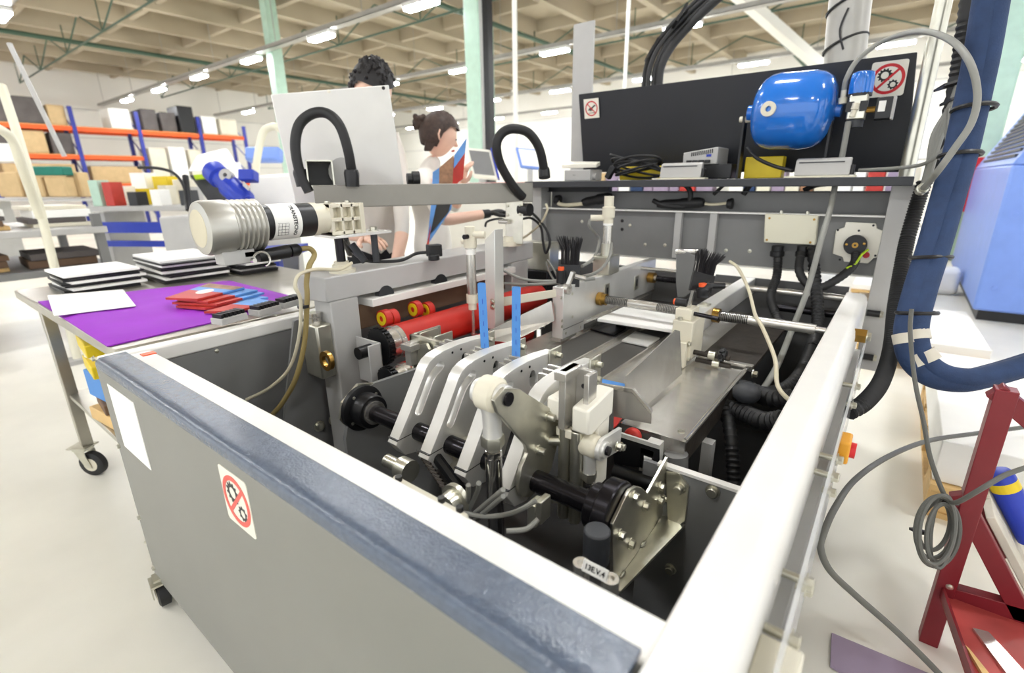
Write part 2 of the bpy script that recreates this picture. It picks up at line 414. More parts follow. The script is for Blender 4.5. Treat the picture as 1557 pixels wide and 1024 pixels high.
# yellow isolator knob on the guard
sw = MB().box(-.02, .000, 1.035, 1.09, .675, .72).build('isolator_switch', 'isolator_yellow', M, bevel=.004, label='yellow isolator with red knob')
MB().cyl((.000, 1.063, .696), (.009, 1.063, .696), .015, 16).build('knob', 'sign_red', sw)
MB().cyl((.0, .45, .71), (.03, .45, .71), .02, 18).build('push_button', 'blue_enamel', M, bevel=.004)
MB().box(-.045, .0, .40, .52, .60, .70).build('button_box', 'old_white', M, bevel=.003)
# castors
def castor(x, y, rz, parent, r=.05, name='castor', plate=.085):
    u = V(math.cos(rz), math.sin(rz), 0); n_ = V(-math.sin(rz), math.cos(rz), 0); c = V(x, y, r)
    w_ = MB().lathe(c-n_*.016, c+n_*.016, [(0, r*.5), (0, r*.82), (.004, r), (.028, r), (.032, r*.82), (.032, r*.5)], 22).build(name, 'black_rubber', parent)
    h = MB(); h.lathe(c-n_*.019, c+n_*.019, [(0, r*.2), (.002, r*.55), (.036, r*.55), (.038, r*.2)], 16)
    h.build('hub', 'old_white', w_)
    f = MB()
    for s_ in (-1, 1):
        o = c+n_*(s_*.023)
        f.prism([o+u*-.012+V(0, 0, -.012), o+u*.012+V(0, 0, -.012), o+u*-.005+V(0, 0, r*1.3), o+u*-.05+V(0, 0, r*1.3)], n_*(.003*s_))
    f.obox(c+u*-.027+V(0, 0, r*1.3), u, n_, (0, 0, 1), .055, .052, .006)
    f.cyl(c+u*-.027+V(0, 0, r*1.3), c+u*-.027+V(0, 0, r*1.3+.012), .014)
    f.obox(c+u*-.027+V(0, 0, r*1.3+.012), u, n_, (0, 0, 1), plate, plate*.82, .006)
    f.build('fork', 'zinc', w_); return w_
cw = P(247, 898, Z=.044)
for x, y in ((cw.x, cw.y), (-1.5, 2.1), (-.16, .36), (-.16, 2.1)): castor(x, y, 3.0, M, .044, plate=.04)
# ---------------------------------------------------------------- rear portal with shelf
for x0, x1 in ((-.044, .040), (-1.565, -1.505)):
    MB().box(x0, x1, 2.20, 2.30, .50 if x0 > -1 else .4, 1.172).build('portal_post', 'light_grey', M, bevel=.003)
shelf = MB().box(-1.56, .012, 2.13, 2.52, 1.170, 1.200).build('shelf', 'charcoal', M, bevel=.003)
rp = MB(); rp.box(-1.505, -.044, 2.25, 2.262, .845, 1.065); rp.build('rear_plate', 'mid_grey', M)
MB().box(-1.505, -.044, 2.215, 2.262, 1.062, 1.068).build('edge_strip', 'rail_white', M)
MB().box(-1.505, -.044, 2.225, 2.25, .845, .850).build('edge_strip', 'rail_white', M)
MB().box(-1.505, -.044, 2.30, 2.31, 1.065, 1.148).build('cable_channel', 'mid_grey', M)
MB().box(-1.505, -.044, 2.262, 2.31, 1.060, 1.066).build('channel_floor', 'light_grey', M)
MB().box(-1.505, -.044, 2.262, 2.31, 1.146, 1.150).build('channel_lip', 'charcoal', M)
MB().box(-1.505, -1.15, 2.27, 2.30, 1.150, 1.17).build('dark_filler', 'board_black', M)
for x in (1033, 1086): # light uprights on the rear plate
    q = P(x, 340, Y=2.24); MB().box(q.x-.016, q.x+.014, 2.222, 2.25, .86, 1.062).build('upright', 'light_grey', M, bevel=.002)
for x, y in ((885, 337), (958, 343), (981, 372), (1011, 373), (1104, 381), (1140, 382), (946, 336), (946, 349)):
    q = P(x, y, Y=2.25); bolt(q, (0, -1, 0), .006, .004, M, m='zinc' if x != 946 else 'black_plastic')
# dark back board, tall pale strip behind it, galvanised pipe
a, b_, c, d = P(879.5, 143.5, Y=2.43), P(1395, 79, Y=2.43), P(1378, 262, Y=2.50), P(887, 262, Y=2.50)
bd = MB().prism([a, b_, c, d], (0, .012, 0)).build('back_board', 'board_black', M, bevel=.003, smooth=False)
a2, b2, d2 = P(873, 38, Y=2.56), P(904, 46, Y=2.56), P(884, 262, Y=2.56)
MB().box(a2.x, b2.x, 2.555, 2.565, 1.15, a2.z).build('tall_strip', 'light_grey', M, label='tall pale grey strip standing behind the dark board')
pz = P(1430, 0, Y=2.34)
MB().cyl((-.012, 2.345, 1.17), (-.012, 2.345, 2.35), .024, 20).build('pipe_post', 'zinc', M)
u_, v_ = (b_-a).normalized(), (a-d).normalized(); n_ = u_.cross(v_)
if n_.y > 0: n_ = -n_
q = P(1350, 120, Y=2.43); sign_gear(q+n_*.003, u_, v_, n_, .118, bd, 'sign_red')
q = P(900, 165, Y=2.44); s2 = .085; o_ = q+n_*.004
st = MB().prism([o_+u_*(sx*s2*.5)+v_*(sy*s2*.54) for sx, sy in ((1, 1), (-1, 1), (-1, -1), (1, -1))], n_*.001).build('warning_sign', 'white_plastic', bd, smooth=False, label='white prohibition sticker with a hand in a red ring')
b = MB(); o_ = o_+n_*.001
b.prism([o_+u_*(.42*s2*math.cos(2*math.pi*i/32))+v_*(.42*s2*math.sin(2*math.pi*i/32)) for i in range(32)], n_*.0006, [[o_+u_*(.35*s2*math.cos(2*math.pi*i/32))+v_*(.35*s2*math.sin(2*math.pi*i/32)) for i in range(32)]])
dd = (u_-v_).normalized(); ee = (u_+v_).normalized()
b.prism([o_+dd*(sx*.38*s2)+ee*(sy*.03*s2) for sx, sy in ((1, 1), (-1, 1), (-1, -1), (1, -1))], n_*.0007)
b.build('ring_print', 'sign_red', bd, smooth=False)
b = MB(); hp = [(.22, .16), (.02, .02), (-.16, -.02), (-.24, -.14), (-.18, -.15), (-.12, -.08), (-.13, -.2), (-.07, -.19), (-.04, -.09), (-.02, -.2), (.04, -.18), (.04, -.07), (.2, .05), (.3, .08)]
b.prism([o_+u_*(x*s2)+v_*((y+.04)*s2) for x, y in hp], n_*.0004)
b.prism([o_+u_*(x*s2)+v_*(y*s2) for x, y in ((-.2, -.23), (.2, -.23), (.2, -.26), (-.2, -.26))], n_*.0004); b.build('hand_print', 'sign_black', bd, smooth=False)
# ================================================================ mechanism
S_ = .9224
def yz(y, z): return y*S_, 1.2-(1.2-z)*S_
SY, SZ = .655, .665                      # lever shaft
# ---- lever shaft, its flange bearing on the left side plate
sp = MB().prism([(-1.0, .60, .25), (-1.0, .60, .60), (-1.0, .63, .70), (-1.0, .70, .715), (-1.0, 1.05, .70), (-1.0, 1.05, .25)], (.012, 0, 0)).build('side_plate', 'mid_grey', M)
shaft = MB().cyl((-.99, SY, SZ), (-.30, SY, SZ), .0205, 26).build('lever_shaft', 'black_oxide', M)
fl = MB(); fl.lathe((-.992, SY, SZ), (-.9, SY, SZ), [(0, .058), (.012, .058), (.014, .054)], 32); fl.lathe((-.98, SY, SZ), (-.9, SY, SZ), [(0, .043), (.036, .043), (.040, .040)], 28)
fl.build('flange_bearing', 'black_steel', shaft)
MB().prism([(-1.0+.0, SY+a, SZ+b) for a, b in ((-.062, -.01), (-.05, .03), (.0, .062), (.045, .05), (.06, .0), (.04, -.05), (-.03, -.06))], (.008, 0, 0)).build('flange_plate', 'zinc', shaft)
MB().ring((-.942, SY, SZ), (-.934, SY, SZ), .030, .020).build('collar', 'steel', shaft)
for a in (35, 125, 215, 305):
    bolt((-.979, SY+.046*math.cos(math.radians(a)), SZ+.046*math.sin(math.radians(a))), (1, 0, 0), .004, .003, shaft, hexa=False, washer=False)
# ---- lever arms
arm_out = [(.640, .612), (.688, .680), (.739, .757), (.748, .772), (.762, .786), (.782, .795), (.807, .800), (.861, .803), (.925, .800), (.988, .793), (.996, .785), (.996, .735), (.988, .728), (.956, .724), (.874, .722), (.848, .712), (.815, .676), (.785, .628), (.770, .598), (.750, .578), (.705, .567), (.664, .576)]
def slot(path, r):
    # outline of a rounded slot along a path of (y,z)
    L_, R_ = [], []
    n = len(path)
    for i, (y, z) in enumerate(path):
        a = Vector(path[max(i-1, 0)]); b = Vector(path[min(i+1, n-1)]); t = (b-a).normalized(); nn = Vector((-t.y, t.x))
        L_.append(Vector((y, z))+nn*r); R_.append(Vector((y, z))-nn*r)
    def cap(c, t, sgn):
        t = t.normalized(); nn = Vector((-t.y, t.x))
        return [Vector(c)+nn*(r*math.cos(a))+t*(r*math.sin(a)) for a in [math.pi*k/6 for k in range(1, 6)]]
    e = Vector(path[-1])-Vector(path[-2]); s = Vector(path[0])-Vector(path[1])
    return L_+cap(path[-1], e, 1)+R_[::-1]+cap(path[0], s, 1)
slotp = slot([(.716, .672), (.742, .712), (.760, .740), (.776, .754), (.797, .764)], .0115)
arms = []
for i, X in enumerate((-.780, -.681, -.578, -.475)):
    o = MB().prism([(X, *yz(y, z)) for y, z in arm_out], (-.030, 0, 0), [[(X, *yz(p.x, p.y)) for p in slotp], [(X, *yz(.885+.013*math.cos(t*math.pi/8), .752+.022*math.sin(t*math.pi/8))) for t in range(16)]])
    a = o.build('lever_arm', 'aluminium', M, bevel=.0012); arms.append(a)
    # clamp slit, end plate with cap bolts, stepped clamp jaws
    MB().box(X-.0304, X+.0004, *sorted((yz(.643, 0)[0], yz(.69, 0)[0])), yz(0, .6215)[1], yz(0, .6235)[1]).build('clamp_slit', 'black_plastic', a)
    y0, z0 = yz(.950, .728); y1, z1 = yz(1.004, .806)
    MB().box(X+.0, X+.005, y0, y1, z0, z1).build('end_plate', 'zinc', a, bevel=.002)
    bolt((X+.005, (y0+y1)/2+.004, z1-.018), (1, 0, 0), .0065, .014, a, hexa=False)
    bolt((X+.005, (y0+y1)/2+.008, z0+.018), (1, 0, 0), .0065, .010, a, hexa=False)
    j = MB()
    for k, (w_, h) in enumerate(((.040, .018), (.052, .026), (.034, .032))):
        yy = .775+.018*k; j.box(X-.062, X-.062+w_, yy, yy+.008, .79, .815+h*.5)
    j.build('clamp_jaw', 'brushed_steel', a, bevel=.0008)
    j = MB(); j.box(X-.06, X-.012, .765, .85, .785, .80); j.build('jaw_holder', 'black_steel', a)
    for yy in (.84, .872): bolt((X+.0, yz(yy, 0)[0], yz(0, .787)[1]), (1, 0, 0), .003, .001, a, m='black_steel', hexa=False, washer=False)
# blue feeler strips clamped in the jaws
for (bx, by), (tx, ty) in (((738, 543), (732, 430)), ((784.5, 556), (785, 436))):
    p0 = P(bx, by, Y=.815); p1 = P(tx, ty, Y=.835)
    u = V(.85, .53, 0); n_ = V(-.53, .85, 0)
    pts = [p0-u*.0095, p0+u*.0095, p1+u*.0095-V(0, 0, .003), p1+u*.006, p1-u*.006, p1-u*.0095-V(0, 0, .003)]
    st = MB().prism(pts, n_*.0018).build('feeler_strip', 'blue_tape', M, smooth=False, label='upright blue plastic strip')
    b = MB()
    for k in range(5):
        q = p0.lerp(p1, .15+.15*k); b.obox(q-n_*.0003, (0, 0, 1), u, n_, .012, .0012, .0006)
    b.build('print_mark', 'royal_blue', st)
# ---- cranked zinc plate with the big rod end
GX = -.457
gp = [P(x, y, X=GX) for x, y in ((768, 590), (790, 592), (857, 634), (857, 640), (838, 715), (824, 742), (806, 757), (793, 756), (788, 740), (793, 712), (803, 690), (800, 678), (757, 628), (752, 610))]
gus = MB().prism(gp, (-.008, 0, 0)).build('crank_plate', 'zinc', M, bevel=.001)
for x, y in ((833, 633), (818, 684)): bolt(P(x, y, X=GX), (1, 0, 0), .007, .016, gus, hexa=False)
pin = P(772, 607, X=GX)
def rod_end(c, r, parent, rod_to, rr, m='old_white'):
    b = MB(); b.lathe(c+V(-.020, 0, 0), c+V(.02, 0, 0), [(0, r*.80), (.006, r), (.034, r), (.040, r*.80)], 28)
    e = b.build('rod_end', 'old_white', M, label='pale spherical rod end on a chrome push rod')
    MB().cyl(c+V(-.030, 0, 0), c+V(-.018, 0, 0), r*.72, 24).build('washer', 'aluminium', e, bevel=.002)
    MB().cyl(c+V(.018, 0, 0), c+V(.034, 0, 0), r*.72, 24).build('washer', 'aluminium', e, bevel=.002)
    MB().cyl(c+V(-.031, 0, 0), c+V(.040, 0, 0), r*.40, 20).build('pin', 'black_oxide', e)
    d = (Vector(rod_to)-c).normalized()
    b = MB(); b.lathe(c, c+d, [(r*.7, r*.66), (r*1.2, r*.56), (r*2.2, r*.53), (r*2.6, r*.58), (r*2.62, .01)], 20); b.build('stem', 'aluminium', e)
    b = MB(); b.lathe(c, c+d, [(r*2.6, r*.66), (r*2.75, r*.7), (r*3.2, r*.7), (r*3.3, r*.66)], 6); b.lathe(c, c+d, [(r*3.3, r*.4), (r*3.6, r*.4)], 16); b.build('lock_nut', 'zinc', e)
    L_ = (Vector(rod_to)-c).length
    b = MB(); b.lathe(c, c+d, [(r*3.55, rr*.8), (r*3.62, rr), (r*4.05, rr), (r*4.1, rr*.96)], 8); b.lathe(c, c+d, [(r*4.0, rr*.97), (L_, rr*.97)], 20); b.build('push_rod', 'chrome', e)
    return e
c1 = V(GX-.036, pin.y, pin.z)
re1 = rod_end(c1, .030, M, (c1.x, c1.y+.01, .33), .0155)
MB().cyl((c1.x, c1.y+.006, .555), (c1.x, c1.y+.006, .557), .0158, 18).build('joint_line', 'black_plastic', re1)
# ---- right bearing and its zinc bracket
AX = -.281
bb = MB(); bb.lathe((AX-.057, SY, SZ), (AX, SY, SZ), [(0, .038), (.002, .040), (.024, .040), (.024, .056), (.026, .058), (.048, .058), (.05, .056)], 36)
brg = bb.build('bearing', 'black_oxide', M)
pa = [P(x, y, X=AX) for x, y in ((932, 894), (932, 798), (951, 758), (958, 746), (968, 740), (976, 742), (985, 751), (1014, 715), (1017, 800))]
pa[0].z = max(pa[0].z, .50)
YB_ = .856
pa[-2].y = min(pa[-2].y, YB_); pa[-1] = V(AX, YB_, P(1043, 791, Y=YB_).z-.014); pa[-2].z = max(pa[-2].z, .68)
brk = MB().prism(pa, (-.006, 0, 0)).build('bearing_bracket', 'zinc', M, bevel=.001)
pb = [P(x, y, Y=YB_) for x, y in ((1014, 715), (1033, 717), (1049, 740), (1043, 791), (1017, 805))]
MB().prism(pb, (0, -.006, 0)).build('bracket_flange', 'zinc', brk, bevel=.001)
f0 = pa[0]
MB().prism([(AX, f0.y, f0.z), (AX+.014, f0.y, f0.z), (pb[3].x, YB_, pb[3].z-.01), (AX, YB_, pb[3].z-.01)], (0, 0, -.006)).build('bracket_floor', 'zinc', brk, bevel=.0008)
for t in (.15, .55, .9):
    q = V(AX+.002, f0.y+t*(YB_-f0.y), f0.z+t*(pb[3].z-.01-f0.z)+.003); MB().ball(q, .006, (.6, 1.8, .6), 8, 5).build('weld_bead', 'zinc', brk)
for x, y in ((963, 755), (979, 769), (942, 813), (958, 826), (1003, 740), (1002, 760), (1011, 757)): bolt(P(x, y, X=AX), (1, 0, 0), .0075, .010, brk)
bolt(P(1033, 742, Y=YB_-.006), (0, -1, 0), .009, .015, brk, hexa=False)
bolt(P(1020, 865, Y=YB_), (0, -1, 0), .009, .012, brk, hexa=False)
# ---- cross plate that carries the bracket
cp = MB().box(-.33, -.114, YB_, YB_+.010, .16, .655).build('cross_plate', 'mid_grey', M)
MB().box(-.30, -.114, YB_-.004, YB_+.012, .655, .661).build('edge_strip', 'rail_white', cp)
bolt(P(1084, 747, Y=YB_), (0, -1, 0), .010, .012, cp, hexa=False)
# ---- main conveyor table, belts, tray
ZT = .66
tb = MB().box(-.985, -.44, 1.02, 2.22, ZT-.03, ZT-.008).build('table_plate', 'brushed_steel', M)
for x0, x1, y1 in ((-.860, -.741, 1.50), (-.700, -.600, 1.58)):
    be = MB().box(x0, x1, .99, 2.2, ZT-.010, ZT).build('conveyor_belt', 'belt_dark', M, bevel=.004, label='dark ribbed conveyor belt')
    MB().box(x1, x1+.006, .99, 2.2, ZT-.03, ZT+.001).build('belt_edge', 'steel', be)
    MB().box(x1+.012, x1+.022, 1.0, 2.2, ZT-.05, ZT-.012).build('belt_channel', 'black_steel', be)
    for k in range(3): MB().cyl((x1+.006, 1.06+.16*k, ZT-.02), (x1+.011, 1.06+.16*k, ZT-.02), .009, 10).build('belt_roller', 'brass', be)
tray = MB().box(-.436, -.290, .972, 1.486, ZT-.004, ZT).build('side_tray', 'brushed_steel', M, bevel=.001)
MB().cyl((-.286, .972, ZT+.001), (-.286, 1.486, ZT+.001), .006, 12).build('tray_lip', 'steel', tray)
MB().box(-.289, -.284, .975, 1.486, ZT-.06, ZT).build('tray_skirt', 'grime', tray)
MB().box(-.436, -.284, .966, .974, ZT-.045, ZT+.001).build('tray_front', 'steel', tray)
MB().cyl((-.307, 1.01, ZT), (-.307, 1.01, ZT+.002), .008, 12).build('rivet', 'zinc', tray)
MB().box(-.43, -.27, 1.52, 2.1, ZT-.006, ZT+.006).build('dark_plate', 'grime', M, bevel=.001)
MB().box(-.43, -.27, 1.50, 1.52, ZT-.006, ZT+.012).build('steel_bar', 'steel', M, bevel=.001)
bolt((-.268, 1.50, ZT-.01), (1, 0, 0), .010, .014, M)
# loose plates and book block on the belts
def lone(pts, h, name, m, label, cat, bev=.001, group=None):
    o = MB().prism(pts, (0, 0, h)).build(name, m, None, bevel=bev, smooth=False); return tag(o, label, cat, group)
pt = [P(x, y, Z=ZT+.0025) for x, y in ((897, 502), (934, 512), (952, 500), (918, 492))]
lone(pt, .006, 'belt_plate', 'black_oxide', 'dark glossy steel plate lying on the belt beside the guide block', 'plate')
pt = [P(x, y, Z=ZT+.0025) for x, y in ((945, 520), (985, 529), (1003, 516), (966, 506))]
lone(pt, .006, 'belt_plate', 'aluminium', 'steel plate with painted-in highlight lying on the belt under the white book block', 'plate')  # pale aluminium colour stands in for a white highlight on this plate
pt = [P(x, y, Z=ZT+.046) for x, y in ((908, 489), (1030, 508), (1044, 486), (948, 471))]
bk = MB().prism(pt, (0, 0, .012)).build('book_block', 'white_paper', None, bevel=.002, smooth=False); tag(bk, 'white book block lying under the threaded spindle', 'book block')
MB().prism([(p.x, p.y, ZT+.007) for p in [pt[0].lerp(pt[3], .72), pt[1].lerp(pt[2], .72), pt[2].lerp(pt[3], .1), pt[3].lerp(pt[2], .1)]], (0, 0, .035)).build('block_support', 'black_steel', M)
# ---- left side lay: tall aluminium plate, front block, diagonal guide
LX = -.868
ll = MB().box(LX-.034, LX, 1.42, 2.22, ZT+.045, .852).build('side_lay', 'aluminium', M, bevel=.003)
MB().box(LX-.040, LX+.004, 1.40, 1.548, ZT+.012, .855).build('lay_block', 'aluminium', ll, bevel=.002)
MB().box(LX-.044, LX+.0, 1.395, 1.50, ZT+.001, ZT+.012).build('lay_foot', 'brushed_steel', ll)
MB().box(LX-.039, LX+.0045, 1.402, 1.548, ZT+.045, ZT+.047).build('joint_line', 'black_plastic', ll)
for x, y in ((853, 453), (870, 447), (854, 488), (870, 482), (854, 497), (882, 498), (860, 507)): bolt(P(x, y, X=LX+.004), (1, 0, 0), .0055, .002, ll, hexa=False, washer=False)
for x, y in ((922, 443), (967, 430)):
    q = P(x, y, X=LX); MB().box(LX, LX+.004, q.y-.02, q.y+.02, q.z-.03, q.z+.03).build('cover_tab', 'zinc', ll, bevel=.001)
    MB().box(LX+.004, LX+.005, q.y-.006, q.y+.006, q.z-.015, q.z+.015).build('slot', 'black_plastic', ll)
MB().box(LX-.03, LX+.001, 1.55, 2.2, ZT, ZT+.03).build('lower_rail', 'steel', ll)
# arm reaching to the left from the block, and diagonal steel guide
a, b_ = P(770, 452, Y=1.36), P(848, 436, Y=1.42)
MB().hexa([P(766, 452, Y=1.33), P(846, 440, Y=1.40), P(846, 440, Y=1.43), P(766, 452, Y=1.36), P(766, 466, Y=1.33)-V(0, 0, -.0), P(846, 452, Y=1.40), P(846, 452, Y=1.43), P(766, 466, Y=1.36)]).build('lay_arm', 'old_white', M, bevel=.002)
gl = [P(742, 504, Y=1.22), P(741, 518, Y=1.22), P(778, 521, Y=1.20), P(843, 488, Y=1.39), P(842, 462, Y=1.39), P(838, 458, Y=1.39)]
MB().prism(gl, (-.004, .003, 0)).build('diagonal_guide', 'brushed_steel', M, smooth=False)
for x, y in ((827, 479), (827, 494)): bolt(P(x, y, Y=1.38), (.6, -.8, 0), .007, .002, M, hexa=False, washer=False)
# ---- right side lay: bar, block, guide plate
RX = -.44
rl = MB().box(RX-.05, RX, 1.45, 2.25, .735, .800).build('side_lay', 'aluminium', M, bevel=.003)
MB().box(RX-.048, RX+.012, 1.415, 1.53, ZT+.02, .80).build('lay_block', 'old_white', rl, bevel=.003)
MB().box(RX-.048, RX+.0, 1.43, 1.50, .80, .832).build('clamp_block', 'old_white', rl, bevel=.002)
MB().box(RX-.020, RX+.004, 1.395, 1.417, ZT+.002, .74).build('lay_foot', 'old_white', rl, bevel=.002)
MB().box(RX-.045, RX-.02, 1.395, 1.43, ZT+.02, .73).build('lay_foot', 'aluminium', rl, bevel=.002)
for x, y in ((1047, 523), (1046, 546)): bolt(P(x, y, X=RX+.006), (1, 0, 0), .006, .007, rl, hexa=False)
bolt((RX-.03, 1.425, .80), (0, 0, 1), .007, .009, rl, hexa=False)
MB().cyl((RX-.02, 1.455, .818), (RX+.07, 1.455, .812), .0065, 12).build('clamp_pin', 'black_oxide', rl)
MB().box(RX-.04, RX-.01, 1.62, 1.66, .80, .806).build('tab', 'zinc', rl); bolt((RX-.025, 1.64, .806), (0, 0, 1), .008, .006, rl)
GPX = -.415
gp = [P(x, y, X=GPX) for x, y in ((952, 580), (953, 572), (1028, 502), (1034, 504), (1037, 569), (983, 617), (952, 594))]
for p in gp: p.z = max(p.z, ZT+.001)
MB().prism(gp, (-.003, 0, 0)).build('guide_plate', 'brushed_steel', M, smooth=False, label='upright steel guide plate along the tray')
# adjusting screws right of the block
for (x, y), L_ in (((1052, 535), .11), ((1058, 547), .10)):
    q = P(x, y, Y=1.45); MB().cyl(q, q+V(L_, 0, 0), .0075, 12).build('adjust_screw', 'grime', rl)
    MB().cyl(q+V(.05, 0, 0), q+V(.07, 0, 0), .013, 14).build('brass_nut', 'zinc', rl)
q = P(1098, 540, Y=1.45); b = MB()
for k in range(6):
    a = k*math.pi/3; b.cyl(q, q+V(0, .02*math.cos(a), .02*math.sin(a)), .007, 8)
b.cyl(q-V(.008, 0, 0), q+V(.012, 0, 0), .015, 14); b.build('star_knob', 'black_plastic', rl)
# ---- threaded spindles across the machine
SPY, SPZ = 1.66, .768
sx = lambda x: P(x, 453+(x-908)*.148, Y=SPY).x
b = MB(); b.cyl((sx(893), SPY, SPZ), (sx(1240), SPY, SPZ), .0155, 20); spn = b.build('spindle', 'brushed_steel', M, label='threaded adjusting spindle')
for x0, x1 in ((906, 956), (1000, 1050), (1084, 1138)):
    x0, x1 = sx(x0), sx(x1); n = 40; prf = [(i*(x1-x0)/n, .0168 if i % 2 else .0150) for i in range(n+1)]
    MB().lathe((x0, SPY, SPZ), (x1, SPY, SPZ), prf, 18).build('thread', 'black_steel', spn)
MB().cyl((sx(1236), SPY, SPZ), (-.112, SPY, SPZ), .010, 14).build('journal', 'steel', spn)
MB().lathe((LX+.002, SPY, SPZ), (LX+.06, SPY, SPZ), [(0, .026), (.016, .026), (.018, .022), (.034, .022)], 20).build('bushing', 'brass', spn)
MB().lathe((RX+.001, SPY, SPZ), (RX+.06, SPY, SPZ), [(0, .024), (.02, .024)], 20).build('bushing', 'brass', spn)
b = MB(); b.cyl((LX, 2.14, .775), (-.112, 2.14, .775), .013, 16); s2 = b.build('spindle', 'brushed_steel', M)
x0, x1 = LX+.04, -.62; prf = [(i*(x1-x0)/50, .0148 if i % 2 else .0130) for i in range(51)]
MB().lathe((x0, 2.14, .775), (x1, 2.14, .775), prf, 16).build('thread', 'black_oxide', s2)
MB().lathe((LX+.001, 2.14, .775), (LX+.06, 2.14, .775), [(0, .024), (.03, .024)], 18).build('bushing', 'brass', s2)
MB().cyl((-.34, 2.10, .72), (-.112, 2.10, .72), .014, 16).build('guide_rod', 'black_oxide', M)
MB().cyl((LX, 2.05, .83), (-.55, 2.05, .83), .008, 12).build('guide_rod', 'steel', M)
# ---- left beam with posts
BX = -1.30
bp = [P(493, 423, X=BX), P(455, 416, Z=.94)]
beam = MB().prism([(BX, .785, .865), (BX, 1.84, .865), (BX-.15, 1.84, .865), (BX-.15, .80, .865), (BX-.115, .765, .865)], (0, 0, .074)).build('left_beam', 'light_grey', M, bevel=.004)
MB().box(BX-.09, BX-.001, .795, .893, .20, .865).build('post', 'light_grey', M, bevel=.004)
MB().box(BX-.09, BX-.001, 1.68, 1.80, .20, .865).build('post', 'light_grey', M, bevel=.004)
MB().box(BX-.08, BX+.02, .93, 1.68, .825, .850).build('beam_strip', 'rail_white', M, bevel=.002)
MB().box(BX-.05, BX-.04, .90, 1.68, .745, .825).build('brown_plate', 'brown_board', M)
for y in (1.0, 1.25): MB().cyl((BX-.02, y, .848), (BX+.006, y, .852), .03, 14).build('hole_plug', 'black_plastic', M)
# channel bracket right of the post
ch = MB(); ch.box(-1.29, -1.17, .86, .866, .60, .745); ch.box(-1.176, -1.17, .82, .866, .60, .745); ch.build('channel_bracket', 'light_grey', M, bevel=.002)
# bearing block with brass nut left of the post
bl = MB().box(-1.40, -1.31, .745, .795, .63, .80).build('bearing_block', 'zinc', M, bevel=.006)
MB().ring(P(500, 548, Y=.745)-V(0, .012, 0), P(500, 548, Y=.745), .030, .017, 18).build('brass_nut', 'brass', bl)
b = MB(); b.cyl((-1.36, .77, .80), (-1.36, .77, .815), .022, 16); b.cyl((-1.36, .77, .82), (-1.36, .77, .83), .022, 16); b.build('bellows', 'steel', bl)
for x, y in ((485, 648), (507, 638), (464, 505)): bolt(P(x, y, X=-1.42), (1, 0, 0), .014, .014, M, m='zinc', hexa=False)
MB().prism([(-1.43, .62, .35), (-1.43, .80, .35), (-1.43, .80, .80), (-1.43, .74, .80)], (.008, 0, 0)).build('gusset', 'mid_grey', M)
# ---- red rollers along the machine
for i, (x, y, X, r, y1) in enumerate(((585, 525, -1.215, .055, 1.75), (598, 580, -1.13, .046, 1.4), (660, 560, -1.06, .040, 1.45))):
    c = P(x, y, X=X); yn = c.y+.02
    ro = MB().cyl((X, yn+.03, c.z), (X, y1, c.z), r, 32).build('roller', 'red_rubber', M, label='red rubber-coated roller')
    b = MB(); b.lathe((X, yn-.02, c.z), (X, y1, c.z), [(0, r*.92), (.03, r*.92), (.032, r*.99), (.052, r*.99)], 28); b.build('collar', 'steel', ro)
    MB().cyl((X, yn-.12, c.z), (X, yn, c.z), r*.35, 16).build('axle', 'black_steel', ro)
    if i < 2:
        b = MB(); b.cyl((X, yn-.045, c.z), (X, yn-.022, c.z), r*1.02, 28)
        n = 26
        for k in range(n):
            a = 2*math.pi*k/n; b.obox((X+r*1.04*math.cos(a), yn-.033, c.z+r*1.04*math.sin(a)), (math.cos(a), 0, math.sin(a)), (0, 1, 0), (-math.sin(a), 0, math.cos(a)), r*.16, .016, r*.13)
        b.build('sprocket', 'black_steel', ro)
# yellow and red wheels behind the upper roller
for x, y in ((585, 484), (596, 483), (632, 470), (650, 471)):
    q = P(x, y, X=-1.27); wv = MB().cyl(q-V(0, .012, 0), q+V(0, .012, 0), .028, 20).build('guide_wheel', 'red_rubber', M)
    MB().ring(q-V(0, .015, 0), q-V(0, .011, 0), .022, .010, 16).build('wheel_hub', 'yellow_plastic', wv)
# roller side cheek
ck = [P(x, y, Y=1.02) for x, y in ((552, 470), (560, 467), (605, 490), (602, 505), (560, 500))]
MB().prism(ck, (0, .008, 0)).build('roller_cheek', 'zinc', M)
# ---- zinc angle bracket with two cap bolts in front of the rollers
q0 = P(634, 505, Y=.93)
ab = MB(); X0, Z1 = q0.x, q0.z
ab.box(X0, X0+.008, .90, 1.02, .66, Z1+.0); ab.box(X0, X0+.13, .90, .912, Z1-.055, Z1)
abo = ab.build('angle_bracket', 'zinc', M, bevel=.001)
for dx in (.03, .09):
    t = MB(); t.box(X0+dx-.002, X0+dx+.004, .912, .985, Z1-.05, Z1+.006); t.build('rib', 'zinc', abo, bevel=.002)
    bolt((X0+dx+.004, .95, Z1-.02), (1, 0, 0), .006, .010, abo, hexa=False)
for x, y in ((633, 510), (634, 529)): bolt(P(x, y, X=X0), (-1, 0, 0), .007, .008, abo, hexa=False)
b = MB(); b.box(X0+.02, X0+.045, .862, .90, .70, Z1-.01); b.box(X0+.018, X0+.06, .85, .885, Z1-.03, Z1-.012); b.build('latch', 'brushed_steel', abo, bevel=.001)
b = MB(); b.prism([P(x, y, Y=.885) for x, y in ((634, 545), (636, 525), (647, 523), (652, 532), (652, 590), (640, 590))], (0, .01, 0)); b.build('backing_plate', 'zinc', abo)
# black cam units below the arms
for x, y, r in ((608, 608, .030), (622, 592, .028), (720, 650, .02)):
    q = P(x, y, Y=.85); MB().cyl(q-V(0, .02, 0), q+V(0, .02, 0), r, 18).build('cam', 'black_steel', M, bevel=.002)
